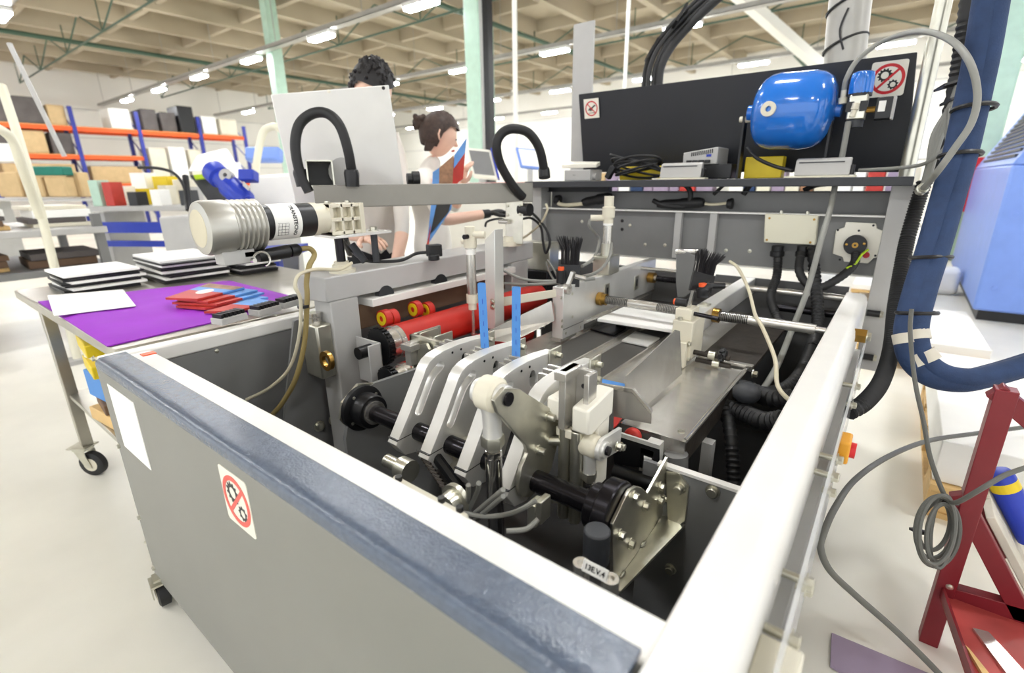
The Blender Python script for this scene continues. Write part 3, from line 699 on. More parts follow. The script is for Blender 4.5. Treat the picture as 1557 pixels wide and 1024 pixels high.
# ---- second rod end on a short lever
c2 = P(912, 682, X=-.365)
re2 = rod_end(V(-.385, c2.y, c2.z), .022, M, (-.385, c2.y, c2.z-.16), .011)
for dx in (-.030, .020):
    o = V(-.385+dx, c2.y, c2.z); cl = arc(o, (0, 1, 0), (0, 0, 1), .022, 90, 270, 10)+[o+V(0, .07, -.035), o+V(0, .075, .012)]
    MB().prism(cl, (.008, 0, 0)).build('clevis', 'aluminium', re2, bevel=.001)
bolt((-.352, c2.y+.045, c2.z-.012), (1, 0, 0), .007, .010, re2); bolt((-.352, c2.y+.06, c2.z-.02), (1, 0, 0), .007, .010, re2)
MB().cyl((-.42, .80, .56), (-.30, .80, .56), .012, 14).build('lower_shaft', 'black_oxide', M)
# ---- pneumatic lift unit with white guide block
q = P(882, 690, Y=.74); ux = q.x; DZ = .070
pu = MB(); pu.box(ux-.032, ux+.012, .72, .775, .555, .690+DZ); pu.cyl((ux-.020, .715, .56), (ux-.020, .715, .69+DZ), .012, 14); pu.cyl((ux+.006, .715, .56), (ux+.006, .715, .69+DZ), .012, 14)
lift = pu.build('lift_cylinder', 'zinc', M, bevel=.002)
MB().box(ux-.034, ux+.014, .705, .78, .672+DZ, .690+DZ).build('cylinder_cap', 'old_white', lift, bevel=.002)
b = MB(); z0, z1 = .700+DZ, .748+DZ
b.prism([(ux-.052, .70, z0+.01), (ux-.052, .70, z1), (ux-.052, .775, z1), (ux-.052, .775, z0), (ux-.052, .71, z0)], (.028, 0, 0))
b.prism([(ux+.002, .70, z0-.005), (ux+.002, .70, z1-.006), (ux+.002, .80, z1+.006), (ux+.002, .80, z0), (ux+.002, .72, z0-.012)], (.034, 0, 0)); b.box(ux-.04, ux+.03, .75, .80, .62, z0+.02)
b.build('guide_block', 'white_plastic', lift, bevel=.004)
b = MB(); b.box(ux-.026, ux-.012, .70, .75, .76, .876); b.box(ux-.012, ux+.020, .738, .75, .76, .872); b.box(ux-.030, ux-.006, .69, .75, .860, .876); b.box(ux+.014, ux+.024, .72, .752, .77, .87); b.build('slide', 'brushed_steel', lift, bevel=.001)
MB().cyl((ux+.004, .7375, .84), (ux+.004, .739, .84), .005, 12).build('hole', 'black_plastic', lift)
for z in (.66+DZ, .60):
    q = V(ux-.025, .712, z); b = MB(); b.cyl(q, q+V(-.03, -.01, -.006), .009, 12); b.cyl(q+V(-.03, -.01, -.006), q+V(-.05, -.012, -.022), .0085, 12); b.build('air_fitting', 'zinc', lift)
    MB().cyl(q+V(-.05, -.012, -.022), q+V(-.055, -.0125, -.026), .0095, 12).build('release_ring', 'blue_enamel', lift)
# ---- small chamfered guard and back rail
gq = [P(x, y, Y=.93) for x, y in ((905, 586), (963, 594), (990, 628), (990, 645), (934, 634), (905, 622))]
g_ = MB().prism(gq, (0, .003, 0)).build('chamfer_guard', 'brushed_steel', M, smooth=False)
MB().prism([P(x, y, Y=.925) for x, y in ((905, 583), (962, 592), (991, 627), (989, 630), (961, 597), (905, 588))], (0, .008, 0)).build('guard_lip', 'steel', g_, smooth=False)
MB().hexa([P(904, 588, Y=.90), P(933, 597, Y=.90), P(933, 597, Y=.92), P(904, 588, Y=.92), P(904, 650, Y=.90), P(933, 655, Y=.90), P(933, 655, Y=.92), P(904, 650, Y=.92)]).build('steel_upright', 'steel', M)
o = lone([P(x, y, Z=.71) for x, y in ((914, 578), (950, 586), (952, 594), (918, 590))], .004, 'blue_card', 'blue_tape', 'small blue card lying behind the steel upright at the belt end', 'card')
o = [P(x, y, Z=.665) for x, y in ((930, 633), (947, 636), (938, 648), (930, 655))]
MB().prism(o, (0, 0, .004)).build('red_tab', 'red_rubber', M)
MB().ball(P(962, 664, Y=.93), .020, (1, 1, 1)).build('red_ball', 'red_rubber', M)
MB().hexa([P(930, 657, Y=.88), P(1003, 680, Y=.88), P(1003, 680, Y=.90), P(930, 657, Y=.90), P(934, 706, Y=.88), P(1003, 716, Y=.88), P(1003, 716, Y=.90), P(934, 706, Y=.90)]).build('front_bar', 'black_steel', M)
MB().prism([P(x, y, Y=.878) for x, y in ((930, 655), (1003, 678), (1003, 684), (930, 661))], (0, .006, 0)).build('front_bar_edge', 'aluminium', M)
MB().box(-.348, -.318, .88, .935, .585, .668).build('end_block', 'aluminium', M, bevel=.001)
MB().hexa([P(979, 693, Y=.876), P(991, 697, Y=.876), P(991, 697, Y=.878), P(979, 693, Y=.878), P(979, 702, Y=.876), P(991, 706, Y=.876), P(991, 706, Y=.878), P(979, 702, Y=.878)]).build('small_label', 'white_paper', M)
MB().cyl(P(935, 718, Y=.86), P(1000, 738, Y=.86), .018, 16).build('back_roller', 'black_steel', M)
MB().cyl(P(1028, 690, Y=.96), P(1028, 720, Y=.96), .025, 16).build('tray_foot', 'mid_grey', M)
# ---- lower drive: chain, sprocket, valve island and hoses in the pit
pit = MB(); pit.box(-.99, -.33, .44, .62, .30, .31); pit.build('pit_plate', 'grime', M)
b = MB().prism([P(590, 722, Y=.40)-V(0, 0, .012), P(712, 790, Y=.40)-V(0, 0, .012), P(712, 782, Y=.44), P(600, 722, Y=.44)], (0, 0, -.02)).build('valve_island', 'old_white', M, bevel=.002)
for x, y in ((606, 728), (671, 760), (699, 774)):
    q = P(x, y, Y=.42); MB().cyl(q-V(0, 0, .004), q+V(0, 0, .004), .0055, 14).build('hole', 'black_plastic', b)
q = P(612, 712, Y=.56); b = MB(); b.lathe(q-V(.05, .0, 0), q+V(.02, 0, 0), [(0, .014), (.045, .014), (.045, .024), (.075, .024)], 22); b.build('drive_hub', 'zinc', M)
q = P(690, 762, Y=.52); b = MB(); b.lathe(q-V(.0, .02, 0), q+V(0, .02, 0), [(0, .020), (.02, .022), (.02, .030), (.03, .030)], 24); b.build('chain_wheel', 'zinc', M)
c0, c1_ = P(640, 690, Y=.60), P(682, 752, Y=.56); n = 13
for k in range(n):
    q = c0.lerp(c1_, k/(n-1)); d = (c1_-c0).normalized(); w_ = V(1, 0, 0)
    b = MB(); b.obox(q+w_*.008, d, w_.cross(d), w_, .011, .008, .002); b.obox(q-w_*.008, d, w_.cross(d), w_, .011, .008, .002); b.cyl(q-w_*.009, q+w_*.009, .004, 8); b.build('chain_link', 'grime', M)
c0, c1_ = P(652, 680, Y=.63), P(700, 745, Y=.59); b = MB(); b.tube([c0, c1_], .012, 8); b.build('chain_guard', 'black_steel', M)
q = P(703, 705, Y=.68); MB().obox(q, (.5, .2, -.8), (.8, 0, .5), (0, 1, 0), .05, .045, .03).build('cream_block', 'old_white', M, bevel=.002)
q = P(725, 690, Y=.70); MB().obox(q, (.3, .2, -.9), (.9, 0, .3), (0, 1, 0), .08, .05, .03).build('zinc_block', 'zinc', M, bevel=.002)
for pts in ([(728, 735), (725, 750), (707, 785), (690, 800)], [(712, 738), (712, 755), (708, 778), (695, 795)], [(765, 745), (735, 770), (705, 795)], [(765, 755), (738, 778), (712, 800)], [(700, 780), (740, 786), (780, 780), (815, 762)], [(770, 808), (800, 805), (818, 790)]):
    MB().tube(spl([P(x, y, Y=.50+.02*i) for i, (x, y) in enumerate(pts)], 6), .0042, 8).build('air_tube', 'cable_grey', M)
for x, y, sx_, sz in ((815, 778, .018, .045), (826, 774, .012, .045)):
    q = P(x, y, Y=.60); MB().cb(q, sx_, .03, sz).build('valve', 'zinc' if sx_ < .02 else 'brown_board', M, bevel=.002)
q = P(907, 830, Y=.58); b = MB(); b.cyl((q.x, q.y, q.z-.03), (q.x, q.y, q.z+.030), .021, 22); b.build('shock_absorber', 'charcoal', M, bevel=.003)
for x, y in ((884, 856), (928, 880)):
    q = P(x, y, Y=.50); b = MB(); b.ring(q-V(0, 0, .05), q, .012, .006, 18); b.cyl(q-V(0, 0, .05), q-V(0, 0, .004), .0065, 6); b.build('guide_post', 'steel', M)
q = P(905, 868, Y=.49); lb = MB().obox(q, (1, 0, 0), (0, .5, 1), (0, -1, .5), .036, .016, .002).build('valve_label', 'white_paper', M, smooth=False)
text('label_text', '13E.V.4', .010, q+V(0, -.001, .0005), (1, 0, 0), (0, .5, 1), 'sign_black', lb, .0012)
# black corrugated hoses in the right pit
def pit_hose(pts, r):
    ps = [P(x, y, Y=Y) for x, y, Y in pts]
    for p in ps: p.x = min(p.x, -.14); p.z = min(p.z, .70)
    l, rr_ = corrugated(spl(ps, 8), r, .012, .10); MB().tube(l, rr_, 12).build('corrugated_hose', 'black_rubber', M)
pit_hose(((1080, 600, 1.45), (1125, 590, 1.40), (1170, 606, 1.34), (1235, 612, 1.32)), .022)
pit_hose(((1060, 625, 1.35), (1110, 622, 1.30), (1160, 640, 1.24), (1230, 648, 1.22)), .022)
pit_hose(((1236, 520, 1.85), (1222, 560, 1.66), (1195, 590, 1.52), (1150, 600, 1.45), (1090, 610, 1.44)), .018)
pit_hose(((1100, 610, 1.30), (1112, 670, 1.22), (1116, 760, 1.15)), .016)
MB().ball(P(1135, 598, Y=1.30), .035, (1, 1, .8)).build('motor_end', 'charcoal', M)
b = MB().box(-.284, -.26, 1.1, 1.13, .45, .60); b.build('tray_leg', 'light_grey', M)
MB().box(-.33, -.115, .87, .98, .50, .51).build('pit_floor', 'mid_grey', M)
MB().box(-.33, -.115, .98, 1.0, .50, .54).build('pit_floor', 'mid_grey', M)
# ================================================================ gear motor on the left beam
MX, MZ = -1.36, 1.100
ax = lambda x: P(x, 345-(x-300)*.06, X=MX).y
y0, y1, y2, y3, y4 = ax(301), ax(392), ax(405), ax(446), ax(470)
prof = [(0, .050), (.004, .064), (.012, .067)]
L_ = y1-y0; prof += [(L_*.42, .067)]
for k in range(6):
    t = L_*(.45+.085*k); prof += [(t, .067), (t+.004, .061), (t+.009, .061), (t+.013, .067)]
prof += [(L_-.004, .067), (L_, .060)]
mot = MB().lathe((MX, y0, MZ), (MX, y1, MZ), prof, 36).build('gear_motor', 'cast_aluminium', M, label='finned aluminium gear motor with black bands and printed label')
MB().lathe((MX, y0-.0005, MZ), (MX, y1, MZ), [(0, .046), (.003, .047)], 28).build('motor_mouth', 'cable_cream', mot)
MB().cyl((MX, y1, MZ+.003), (MX, y2, MZ+.003), .047, 30).build('black_band', 'black_plastic', mot)
MB().cyl((MX, y2, MZ+.003), (MX, y3, MZ+.003), .0485, 30).build('label_sleeve', 'white_paper', mot)
MB().cyl((MX, y3, MZ+.003), (MX, y4, MZ+.003), .047, 30).build('black_band', 'black_plastic', mot)
MB().lathe((MX, y4, MZ+.003), (MX, y4+1, MZ+.003), [(0, .047), (.02, .047), (.02, .043), (.045, .043)], 28).build('end_ring', 'old_white', mot)
an = math.radians(-20)
nd = V(math.cos(an)*1, 0, math.sin(an)); rr_ = .0493
nd = V(.98, 0, .12).normalized()
tl = y3-y2
tx = text('label_text', 'TRANSTECNO', .0145, V(MX, y2+tl*.74, MZ+.003)+nd*rr_, V(.12, 0, -.98), V(0, 1, 0), 'sign_black', mot, .0004)
for v in tx.data.vertices:       # wrap the lettering round the sleeve
    s = v.co.z; a = -s/rr_ + math.atan2(.12, .98)*0
    w_ = WL[tx.name]+v.co; a = math.atan2(w_.z-(MZ+.003), w_.x-MX); rel = (w_-V(MX, w_.y, MZ+.003)); h = rel.dot(V(-.12, 0, .98))
    a0 = math.atan2(.12, .98)+h/rr_; v.co = V(MX+math.cos(a0)*rr_, w_.y, MZ+.003+math.sin(a0)*rr_)-WL[tx.name]
b = MB()
for k in range(5):
    a0 = -.75+.18*k; n_ = V(math.cos(a0), 0, math.sin(a0)); q = V(MX, (y2+y3)/2-tl*.22, MZ+.003)+n_*.0488
    b.obox(q, (0, 1, 0), n_.cross(V(0, 1, 0)), n_, tl*.38, .0007, .0006)
for k in range(4):
    a0 = -.39; n_ = V(math.cos(a0), 0, math.sin(a0)); q = V(MX, y2+tl*(.10+.125*k), MZ+.003)+n_*.0488; b.obox(q, (0, 1, 0), n_.cross(V(0, 1, 0)), n_, .0006, .034, .0004)
b.build('label_table', 'sign_black', mot, smooth=False)
# gearbox block, plate, legs
b = MB(); gy = y4+.045
b.box(MX-.05, MX+.04, gy, gy+.012, MZ-.045, MZ+.045); b.box(MX-.05, MX+.045, gy+.10, gy+.115, MZ-.045, MZ+.045)
for dz in (-.045, -.006, .034): b.box(MX-.05, MX+.042, gy, gy+.11, MZ+dz, MZ+dz+.011)
for dy in (.035, .07): b.box(MX+.02, MX+.042, gy+dy, gy+dy+.008, MZ-.045, MZ+.045)
b.box(MX-.05, MX+.02, gy+.01, gy+.1, MZ-.04, MZ+.04); gb = b.build('gearbox', 'old_white', mot, bevel=.0015)
for dy, dz in ((.02, .046), (.09, .046)): bolt((MX, gy+dy, MZ+dz), (0, 0, 1), .008, .006, mot)
MB().box(MX-.06, MX+.05, gy, gy+.21, MZ-.054, MZ-.046).build('motor_plate', 'aluminium', mot, bevel=.001)
for yy, m in ((gy+.035, 'black_oxide'), (gy+.165, 'charcoal')):
    MB().cyl((MX+.015, yy, .955), (MX+.015, yy, MZ-.05), .014 if m == 'black_oxide' else .011, 16).build('leg', m, mot)
bolt((MX+.015, gy+.165, MZ-.046), (0, 0, 1), .012, .014, mot)
b = MB(); b.lathe((MX+.015, gy+.035, .939), (MX+.015, gy+.035, 1), [(0, .040), (.010, .040), (.010, .030), (.024, .028), (.024, .022), (.034, .022)], 22); b.build('flange_nut', 'old_white', mot)
# connector under the motor
q = P(352, 385, X=MX+.01)
MB().box(MX-.02, MX+.03, q.y-.03, q.y+.05, q.z-.028, q.z+.008).build('connector_box', 'light_grey', mot, bevel=.002)
a, b_ = P(392, 390, X=MX+.02), P(452, 380, X=MX+.02)
MB().lathe(a, b_, [(0, .016), ((b_-a).length*.75, .019), ((b_-a).length*.76, .013), ((b_-a).length*.80, .013), ((b_-a).length*.81, .018), ((b_-a).length, .018), ((b_-a).length+.008, .012)], 12).build('plug', 'black_plastic', mot)
b = MB(); c = P(398, 395, X=MX+.048); b.tube([c+V(0, .022*math.cos(t*.3-1.2), .020*math.sin(t*.3-1.2)) for t in range(14)], .003, 6); b.cyl(c-V(.01, .02, 0), c+V(.004, -.02, 0), .006, 10); b.build('clip', 'steel', mot)
MB().box(MX-.02, MX+.03, y1-.06, y1-.005, MZ-.078, MZ-.066).build('foot', 'black_plastic', mot)
# flying leads from the plug down into the machine
lead = [P(452, 380, X=MX+.02), P(470, 378, X=MX+.02), P(478, 388, X=MX+.03), P(470, 405, X=-1.30), P(466, 430, X=-1.29), P(467, 455, X=-1.28), P(463, 520, X=-1.30), P(450, 575, X=-1.33), P(430, 612, X=-1.38), P(415, 630, X=-1.42)]
MB().tube(spl(lead, 8), .0075, 10).build('motor_lead', 'cable_olive', M)
lead = [P(535, 400, X=-1.30), P(515, 410, X=-1.29), P(480, 410, X=-1.285), P(455, 418, X=-1.28), P(449, 436, X=-1.27), P(457, 458, X=-1.27), P(455, 510, X=-1.30), P(440, 560, X=-1.35), P(410, 590, X=-1.42), P(375, 608, X=-1.50)]
MB().tube(spl(lead, 8), .005, 8).build('sensor_lead', 'cable_cream', M)
q = P(461, 466, X=-1.285); MB().cyl(q-V(0, 0, .004), q+V(0, 0, .004), .016, 12).build('cable_tie', 'black_plastic', M)
# sensor cable along the beam top
q0, q1 = P(648, 385, Z=.965), P(672, 382, Z=.965)
b = MB(); b.obox((q0+q1)/2+V(0, 0, .006), (.4, .9, 0), (.9, -.4, 0), (0, 0, 1), .05, .035, .042); b.cyl(P(660, 396, Z=.940), P(660, 396, Z=.940)+V(0, 0, .02), .020, 16); sv = b.build('sensor_head', 'black_plastic', M, bevel=.003)
MB().tube(spl([P(520, 365, Z=1.03), P(535, 382, Z=.98), P(552, 395, Z=.96), P(575, 398, Z=.95), P(610, 396, Z=.95), P(632, 386, Z=.958), P(648, 384, Z=.963)], 8), .0055, 8).build('sensor_cable', 'black_rubber', M)
MB().cyl(P(532, 385, Z=.96), P(524, 362, Z=1.03), .012, 12).build('inductive_sensor', 'black_plastic', M)
MB().cyl(P(555, 398, Z=.955), P(535, 372, Z=1.01), .012, 12).build('inductive_sensor', 'charcoal', M)
# ---- far end of the beam: pivot block of the swing arm and fittings
bx = P(785, 345, X=BX-.05); fy = bx.y
blk = MB().hexa([P(769, 370, Y=1.66), P(795, 372, Y=1.66), P(795, 372, Y=1.70), P(769, 370, Y=1.70), P(769, 308, Y=1.66), P(795, 306, Y=1.66), P(795, 306, Y=1.70), P(769, 308, Y=1.70)]).build('pivot_block', 'zinc', M, bevel=.002)
for x, y in ((772, 313), (791, 312), (791, 326), (772, 327)): bolt(P(x, y, Y=1.66), (0, -1, 0), .006, .005, blk)
q = P(800, 319, Y=1.68); MB().cyl(q-V(.03, 0, 0), q+V(.02, 0, 0), .026, 18).build('hose_gland', 'black_plastic', blk)
q = P(777, 368, Z=.955); b = MB(); b.lathe(q-V(0, 0, .015), q+V(0, 0, 1), [(0, .045), (.018, .045), (.018, .034), (.04, .032), (.04, .018), (.12, .017), (.12, .010), (.15, .010)], 22); b.build('grease_post', 'old_white', blk)
q = P(765, 337, Y=1.65); b = MB(); b.cyl(q-V(.02, 0, 0), q+V(.03, 0, 0), .010, 12); b.build('air_fitting', 'steel', blk)
MB().box(-1.40, -1.25, 1.90, 1.98, .80, .93).build('valve_block', 'zinc', M, bevel=.003)
MB().box(-1.40, -1.25, 1.88, 1.98, .60, .80).build('valve_base', 'black_steel', M, bevel=.003)
for pts in ([(738, 345), (740, 338), (750, 334), (762, 333), (770, 336)], ):
    MB().tube(spl([P(x, y, Y=1.7) for x, y in pts], 6), .005, 8).build('air_tube', 'black_rubber', M)
for pts, r, m in (([(805, 320), (820, 335), (832, 352), (836, 370), (830, 385), (826, 370), (822, 345), (808, 332), (795, 333)], .0055, 'black_rubber'), ([(830, 310), (832, 320), (822, 340), (803, 357), (795, 362)], .005, 'cable_cream'), ([(832, 395), (842, 410), (852, 428), (868, 432)], .0045, 'cable_grey'), ([(830, 398), (836, 415), (848, 432), (866, 436)], .0045, 'cable_grey')):
    MB().tube(spl([P(x, y, Y=1.78) for x, y in pts], 8), r, 8).build('air_tube', m, M)
for pts in ([(745, 400), (790, 423), (830, 428), (865, 424), (905, 415), (925, 395), (930, 370)], [(745, 430), (800, 433), (850, 430), (905, 424)], ):
    MB().tube(spl([P(x, y, Y=1.42+.05*i) for i, (x, y) in enumerate(pts)], 8), .006, 8).build('air_tube', 'cable_grey', M)
# ---- flat bar and slim air cylinder in front of the rollers
AYb = 1.25
bar = MB().hexa([P(738, 499, Y=AYb), P(753, 502, Y=AYb), P(767, 496, Y=AYb+.06), P(752, 493, Y=AYb+.06), P(737, 366, Y=AYb), P(752, 349, Y=AYb), P(765, 348, Y=AYb+.06), P(752, 350, Y=AYb+.06)]).build('flat_bar', 'aluminium', M, bevel=.002)
for x, y in ((749, 459), (749, 467)): bolt(P(x, y, Y=AYb), (0, -1, 0), .008, .005, bar)
ac = P(716, 400, Y=AYb-.02); cx_, cy_ = ac.x, ac.y
zt = lambda y: P(716, y, Y=cy_).z
b = MB(); b.cyl((cx_, cy_, zt(452)), (cx_, cy_, zt(377)), .0165, 22); cyl1 = b.build('air_cylinder', 'steel', M, label='slim stainless air cylinder')
b = MB(); b.lathe((cx_, cy_, zt(377)), (cx_, cy_, 2), [(0, .022), (zt(360)-zt(377), .022), (zt(360)-zt(377), .017), (zt(345)-zt(377), .017), (zt(344)-zt(377), .014)], 20); b.cyl((cx_-.035, cy_, zt(368)), (cx_, cy_, zt(368)), .010, 12); b.cyl((cx_, cy_, zt(357)), (cx_+.05, cy_+.02, zt(357)), .012, 14); b.build('cylinder_cap', 'old_white', cyl1, bevel=.001)
b = MB(); b.lathe((cx_, cy_, zt(470)), (cx_, cy_, 2), [(0, .014), (zt(460)-zt(470), .014), (zt(460)-zt(470), .020), (zt(447)-zt(470), .020)], 20); b.build('cylinder_nose', 'old_white', cyl1)
MB().cyl((cx_, cy_, zt(535)), (cx_, cy_, zt(468)), .0055, 12).build('piston_rod', 'steel', cyl1)
MB().lathe((cx_, cy_, zt(512)), (cx_, cy_, 2), [(0, .010), (.014, .010)], 6).build('rod_nut', 'steel', cyl1)
MB().cyl((cx_+.0, cy_-.0, zt(387)), (cx_, cy_, zt(379)), .0170, 20).build('label', 'white_paper', cyl1)
q = P(711, 360, Y=cy_-.02); MB().cyl(q, q-V(0, .018, 0), .008, 12).build('screw', 'black_oxide', cyl1)
# ---- second air cylinder with bracket on the left side lay, brush and clamp lever
def brush(base, top, w, parent, lean):
    base = Vector(base); top = Vector(top); h = (top-base).length; d = (top-base).normalized(); u = V(.75, .66, 0); u = (u-d*u.dot(d)).normalized(); n_ = d.cross(u)
    f = MB().obox(base+d*h*.22, d, u, n_, h*.45, w*.9, .016).build('brush', 'black_steel', parent, bevel=.002, label='black bristle brush')
    b = MB(); random.seed(3)
    for k in range(130):
        s, t = random.uniform(-.5, .5), random.uniform(-.5, .5); p0 = base+d*h*.42+u*(s*w*.85)+n_*(t*.014)
        b.tube([p0, p0.lerp(top, .5)*0+p0+d*h*.3+u*(s*w*.04), p0+d*(h*random.uniform(.5, .6))+u*(s*w*.45+lean*.05+random.uniform(-.003, .003))+n_*(t*.01)], [.0013, .0011, .0007], 3)
    b.build('bristles', 'bristle', f, kind='stuff', smooth=False)
q = P(922, 400, X=LX-.017); cx_, cy_ = LX-.017, q.y
zt = lambda y: P(922, y, X=cx_).z
MB().box(LX-.05, LX+.02, cy_-.05, cy_+.04, .852, zt(388)).build('cylinder_bracket', 'zinc', ll, bevel=.003)
b = MB(); b.cyl((cx_, cy_, zt(388)), (cx_, cy_, zt(340)), .018, 20); c3 = b.build('air_cylinder', 'steel', M)
b = MB(); b.lathe((cx_, cy_, zt(340)), (cx_, cy_, 3), [(0, .019), (.02, .019), (.02, .024), (.06, .024), (.062, .018), (.10, .018)], 18); b.cyl((cx_-.06, cy_-.03, zt(332)), (cx_, cy_, zt(332)), .012, 12); b.build('cylinder_cap', 'old_white', c3)
MB().lathe((cx_, cy_, zt(390)), (cx_, cy_, 3), [(0, .024), (.05, .022)], 18).build('cylinder_nose', 'zinc', c3)
MB().cyl((cx_, cy_, zt(343)), (cx_, cy_, zt(336)), .0185, 18).build('label', 'white_paper', c3)
MB().tube(spl([V(cx_-.06, cy_-.03, zt(334)), V(cx_-.062, cy_-.032, zt(345)), P(911, 365, X=LX-.07), P(903, 392, X=LX-.05), P(885, 405, X=LX-.03)], 8), .006, 8).build('air_tube', 'cable_grey', M)
b0 = P(868, 448, Y=1.47); brush(P(866, 436, Y=1.47), P(869, 360, Y=1.50), .075, M, -.1)
MB().cyl(P(853, 430, Y=1.45), P(853, 411, Y=1.45), .017, 14).build('lever_knob', 'black_plastic', M)
MB().cyl(P(853, 411, Y=1.45), P(853, 406, Y=1.45), .011, 12).build('knob_cap', 'orange_plastic', M)
b = MB(); q = P(862, 440, Y=1.42); b.ring(q-V(.01, 0, 0), q+V(.01, 0, 0), .018, .008, 16); b.obox(P(866, 428, Y=1.43), (.3, .2, 1), (1, 0, -.3), (0, 1, 0), .07, .012, .014); b.cyl(P(874, 420, Y=1.44), P(890, 424, Y=1.46), .008, 10); b.build('clamp_hook', 'brushed_steel', M)
brush(P(1064, 445, Y=1.50), P(1078, 382, Y=1.56), .075, M, .15)
b = MB(); b.tube(spl([P(1070, 448, Y=1.47), P(1072, 440, Y=1.47), P(1080, 435, Y=1.48), P(1102, 435, Y=1.50)], 6), [.016]*7+[.013]*6+[.009]*6, 10); b.cyl(P(1068, 452, Y=1.47), P(1068, 438, Y=1.47), .016, 12); b.build('clamp_lever', 'black_plastic', rl)
MB().cyl(P(1069, 436, Y=1.47), P(1069, 431, Y=1.47), .012, 12).build('knob_cap', 'orange_plastic', rl)
MB().cyl(P(1028, 459, Y=1.47), P(1045, 461, Y=1.47), .013, 14).build('lever_knob', 'black_plastic', rl)
MB().cyl(P(1025, 458.5, Y=1.47), P(1028, 459, Y=1.47), .010, 12).build('knob_cap', 'orange_plastic', rl)
b = MB(); b.obox(P(1049, 462, Y=1.46), P(1052, 446, Y=1.46)-P(1043, 480, Y=1.46), (1, .3, 0), (0, 1, 0), .085, .008, .014); b.build('brush_stay', 'steel', rl)
# plate arm between the rear uprights
b = MB(); b.prism([P(x, y, Y=2.02) for x, y in ((1028, 382), (1036, 378), (1056, 390), (1056, 440), (1041, 452), (1030, 452), (1028, 430))], (0, .006, 0)); b.build('swing_plate', 'mid_grey', M)
MB().cyl(P(1027, 383, Y=2.02), P(1062, 383, Y=2.04), .010, 12).build('swing_rod', 'steel', M)
# ---- rear plate: junction box, motor with encoder, cables
q = [P(x, y, Y=2.20) for x, y in ((1163, 325), (1244, 328), (1239, 373), (1161, 369))]
jb = MB().prism(q, (0, .045, 0)).build('junction_box', 'cream_plastic', M, bevel=.004, label='cream plastic junction box with four screws')
for x, y in ((1170, 332), (1238, 334), (1166, 365), (1232, 369)): bolt(P(x, y, Y=2.20), (0, -1, 0), .0045, .001, jb, m='brass', hexa=False, washer=False)
for x in (1188, 1228): bolt((P(x, 325, Y=2.22).x, 2.22, q[0].z), (0, 0, 1), .006, .012, jb)
en = [P(x, y, Y=2.235) for x, y in ((1286, 338), (1332, 340), (1334, 348), (1342, 351), (1338, 391), (1328, 393), (1320, 401), (1283, 398), (1281, 391), (1266, 386), (1271, 350), (1284, 346))]
mp = MB().prism(en, (0, .012, 0)).build('motor_flange', 'white_plastic', M, bevel=.002, label='pale motor flange with black encoder disc')
e = P(1301, 372, Y=2.23); MB().cyl(e, e-V(0, .025, 0), .036, 28).build('encoder_disc', 'black_plastic', mp, bevel=.002)
MB().ring(e-V(0, .028, 0), e-V(0, .025, 0), .010, .004, 16).build('brass_hub', 'brass', mp)
for x, y in ((1287, 372), (1314, 371)): bolt(P(x, y, Y=2.205), (0, -1, 0), .0045, .002, mp, m='brass', hexa=False, washer=False)
for x, y in ((1274, 350), (1328, 343), (1306, 351), (1331, 389), (1277, 395)): bolt(P(x, y, Y=2.235), (0, -1, 0), .004, .001, mp, m='black_plastic', hexa=False, washer=False)
b = MB(); q = P(1317, 388, Y=2.235); b.cyl(q, q-V(0, .003, 0), .011, 14); b.build('red_plug', 'sign_red', mp)
l, rr_ = corrugated(spl([P(1301, 385, Y=2.20), P(1300, 398, Y=2.18), P(1290, 412, Y=2.15), P(1268, 428, Y=2.12), P(1245, 438, Y=2.10), P(1225, 430, Y=2.10), P(1215, 410, Y=2.12), P(1218, 385, Y=2.16)], 8), .015, .008, .06)
MB().tube(l, rr_, 10).build('corrugated_hose', 'black_rubber', M)
MB().tube(spl([P(1320, 380, Y=2.20), P(1310, 388, Y=2.18), P(1300, 402, Y=2.16), P(1287, 408, Y=2.14)], 6), .004, 8).build('earth_wire', 'green_wire', M)
l, rr_ = corrugated(spl([P(1183, 392, Y=2.19), P(1181, 420, Y=2.17), P(1172, 450, Y=2.10), P(1180, 480, Y=2.05), P(1195, 500, Y=2.0)], 8), .016, .008, .06)
MB().tube(l, rr_, 10).build('corrugated_hose', 'black_rubber', M)
for x in (1183, 1222): MB().lathe(P(x, 374, Y=2.20), P(x-2, 392, Y=2.20), [(0, .022), (.02, .022), (.022, .026), (.04, .026), (.045, .018)], 12).build('hose_gland', 'black_plastic', jb)
l, rr_ = corrugated(spl([P(1236, 375, Y=2.18), P(1238, 410, Y=2.15), P(1243, 460, Y=2.05), P(1243, 500, Y=1.95), P(1235, 530, Y=1.8)], 8), .019, .014, .12)
MB().tube(l, rr_, 12).build('corrugated_hose', 'black_rubber', M)
MB().tube(spl([P(1290, 185, Y=2.215), P(1279, 245, Y=2.203), P(1270, 282, Y=2.195), P(1262, 320, Y=2.12), P(1250, 360, Y=2.04), P(1228, 440, Y=1.95), P(1205, 500, Y=1.8), P(1180, 560, Y=1.6), P(1155, 600, Y=1.45)], 8), .0095, 10).build('air_hose', 'cable_grey', M)
MB().tube(spl([P(1110, 398, Y=1.98), P(1122, 408, Y=1.9), P(1138, 440, Y=1.75), P(1148, 478, Y=1.62), P(1160, 500, Y=1.55), P(1178, 545, Y=1.4), P(1182, 585, Y=1.3), P(1197, 606, Y=1.25), P(1210, 612, Y=1.2)], 8), .0055, 8).build('sensor_lead', 'cable_cream', M)
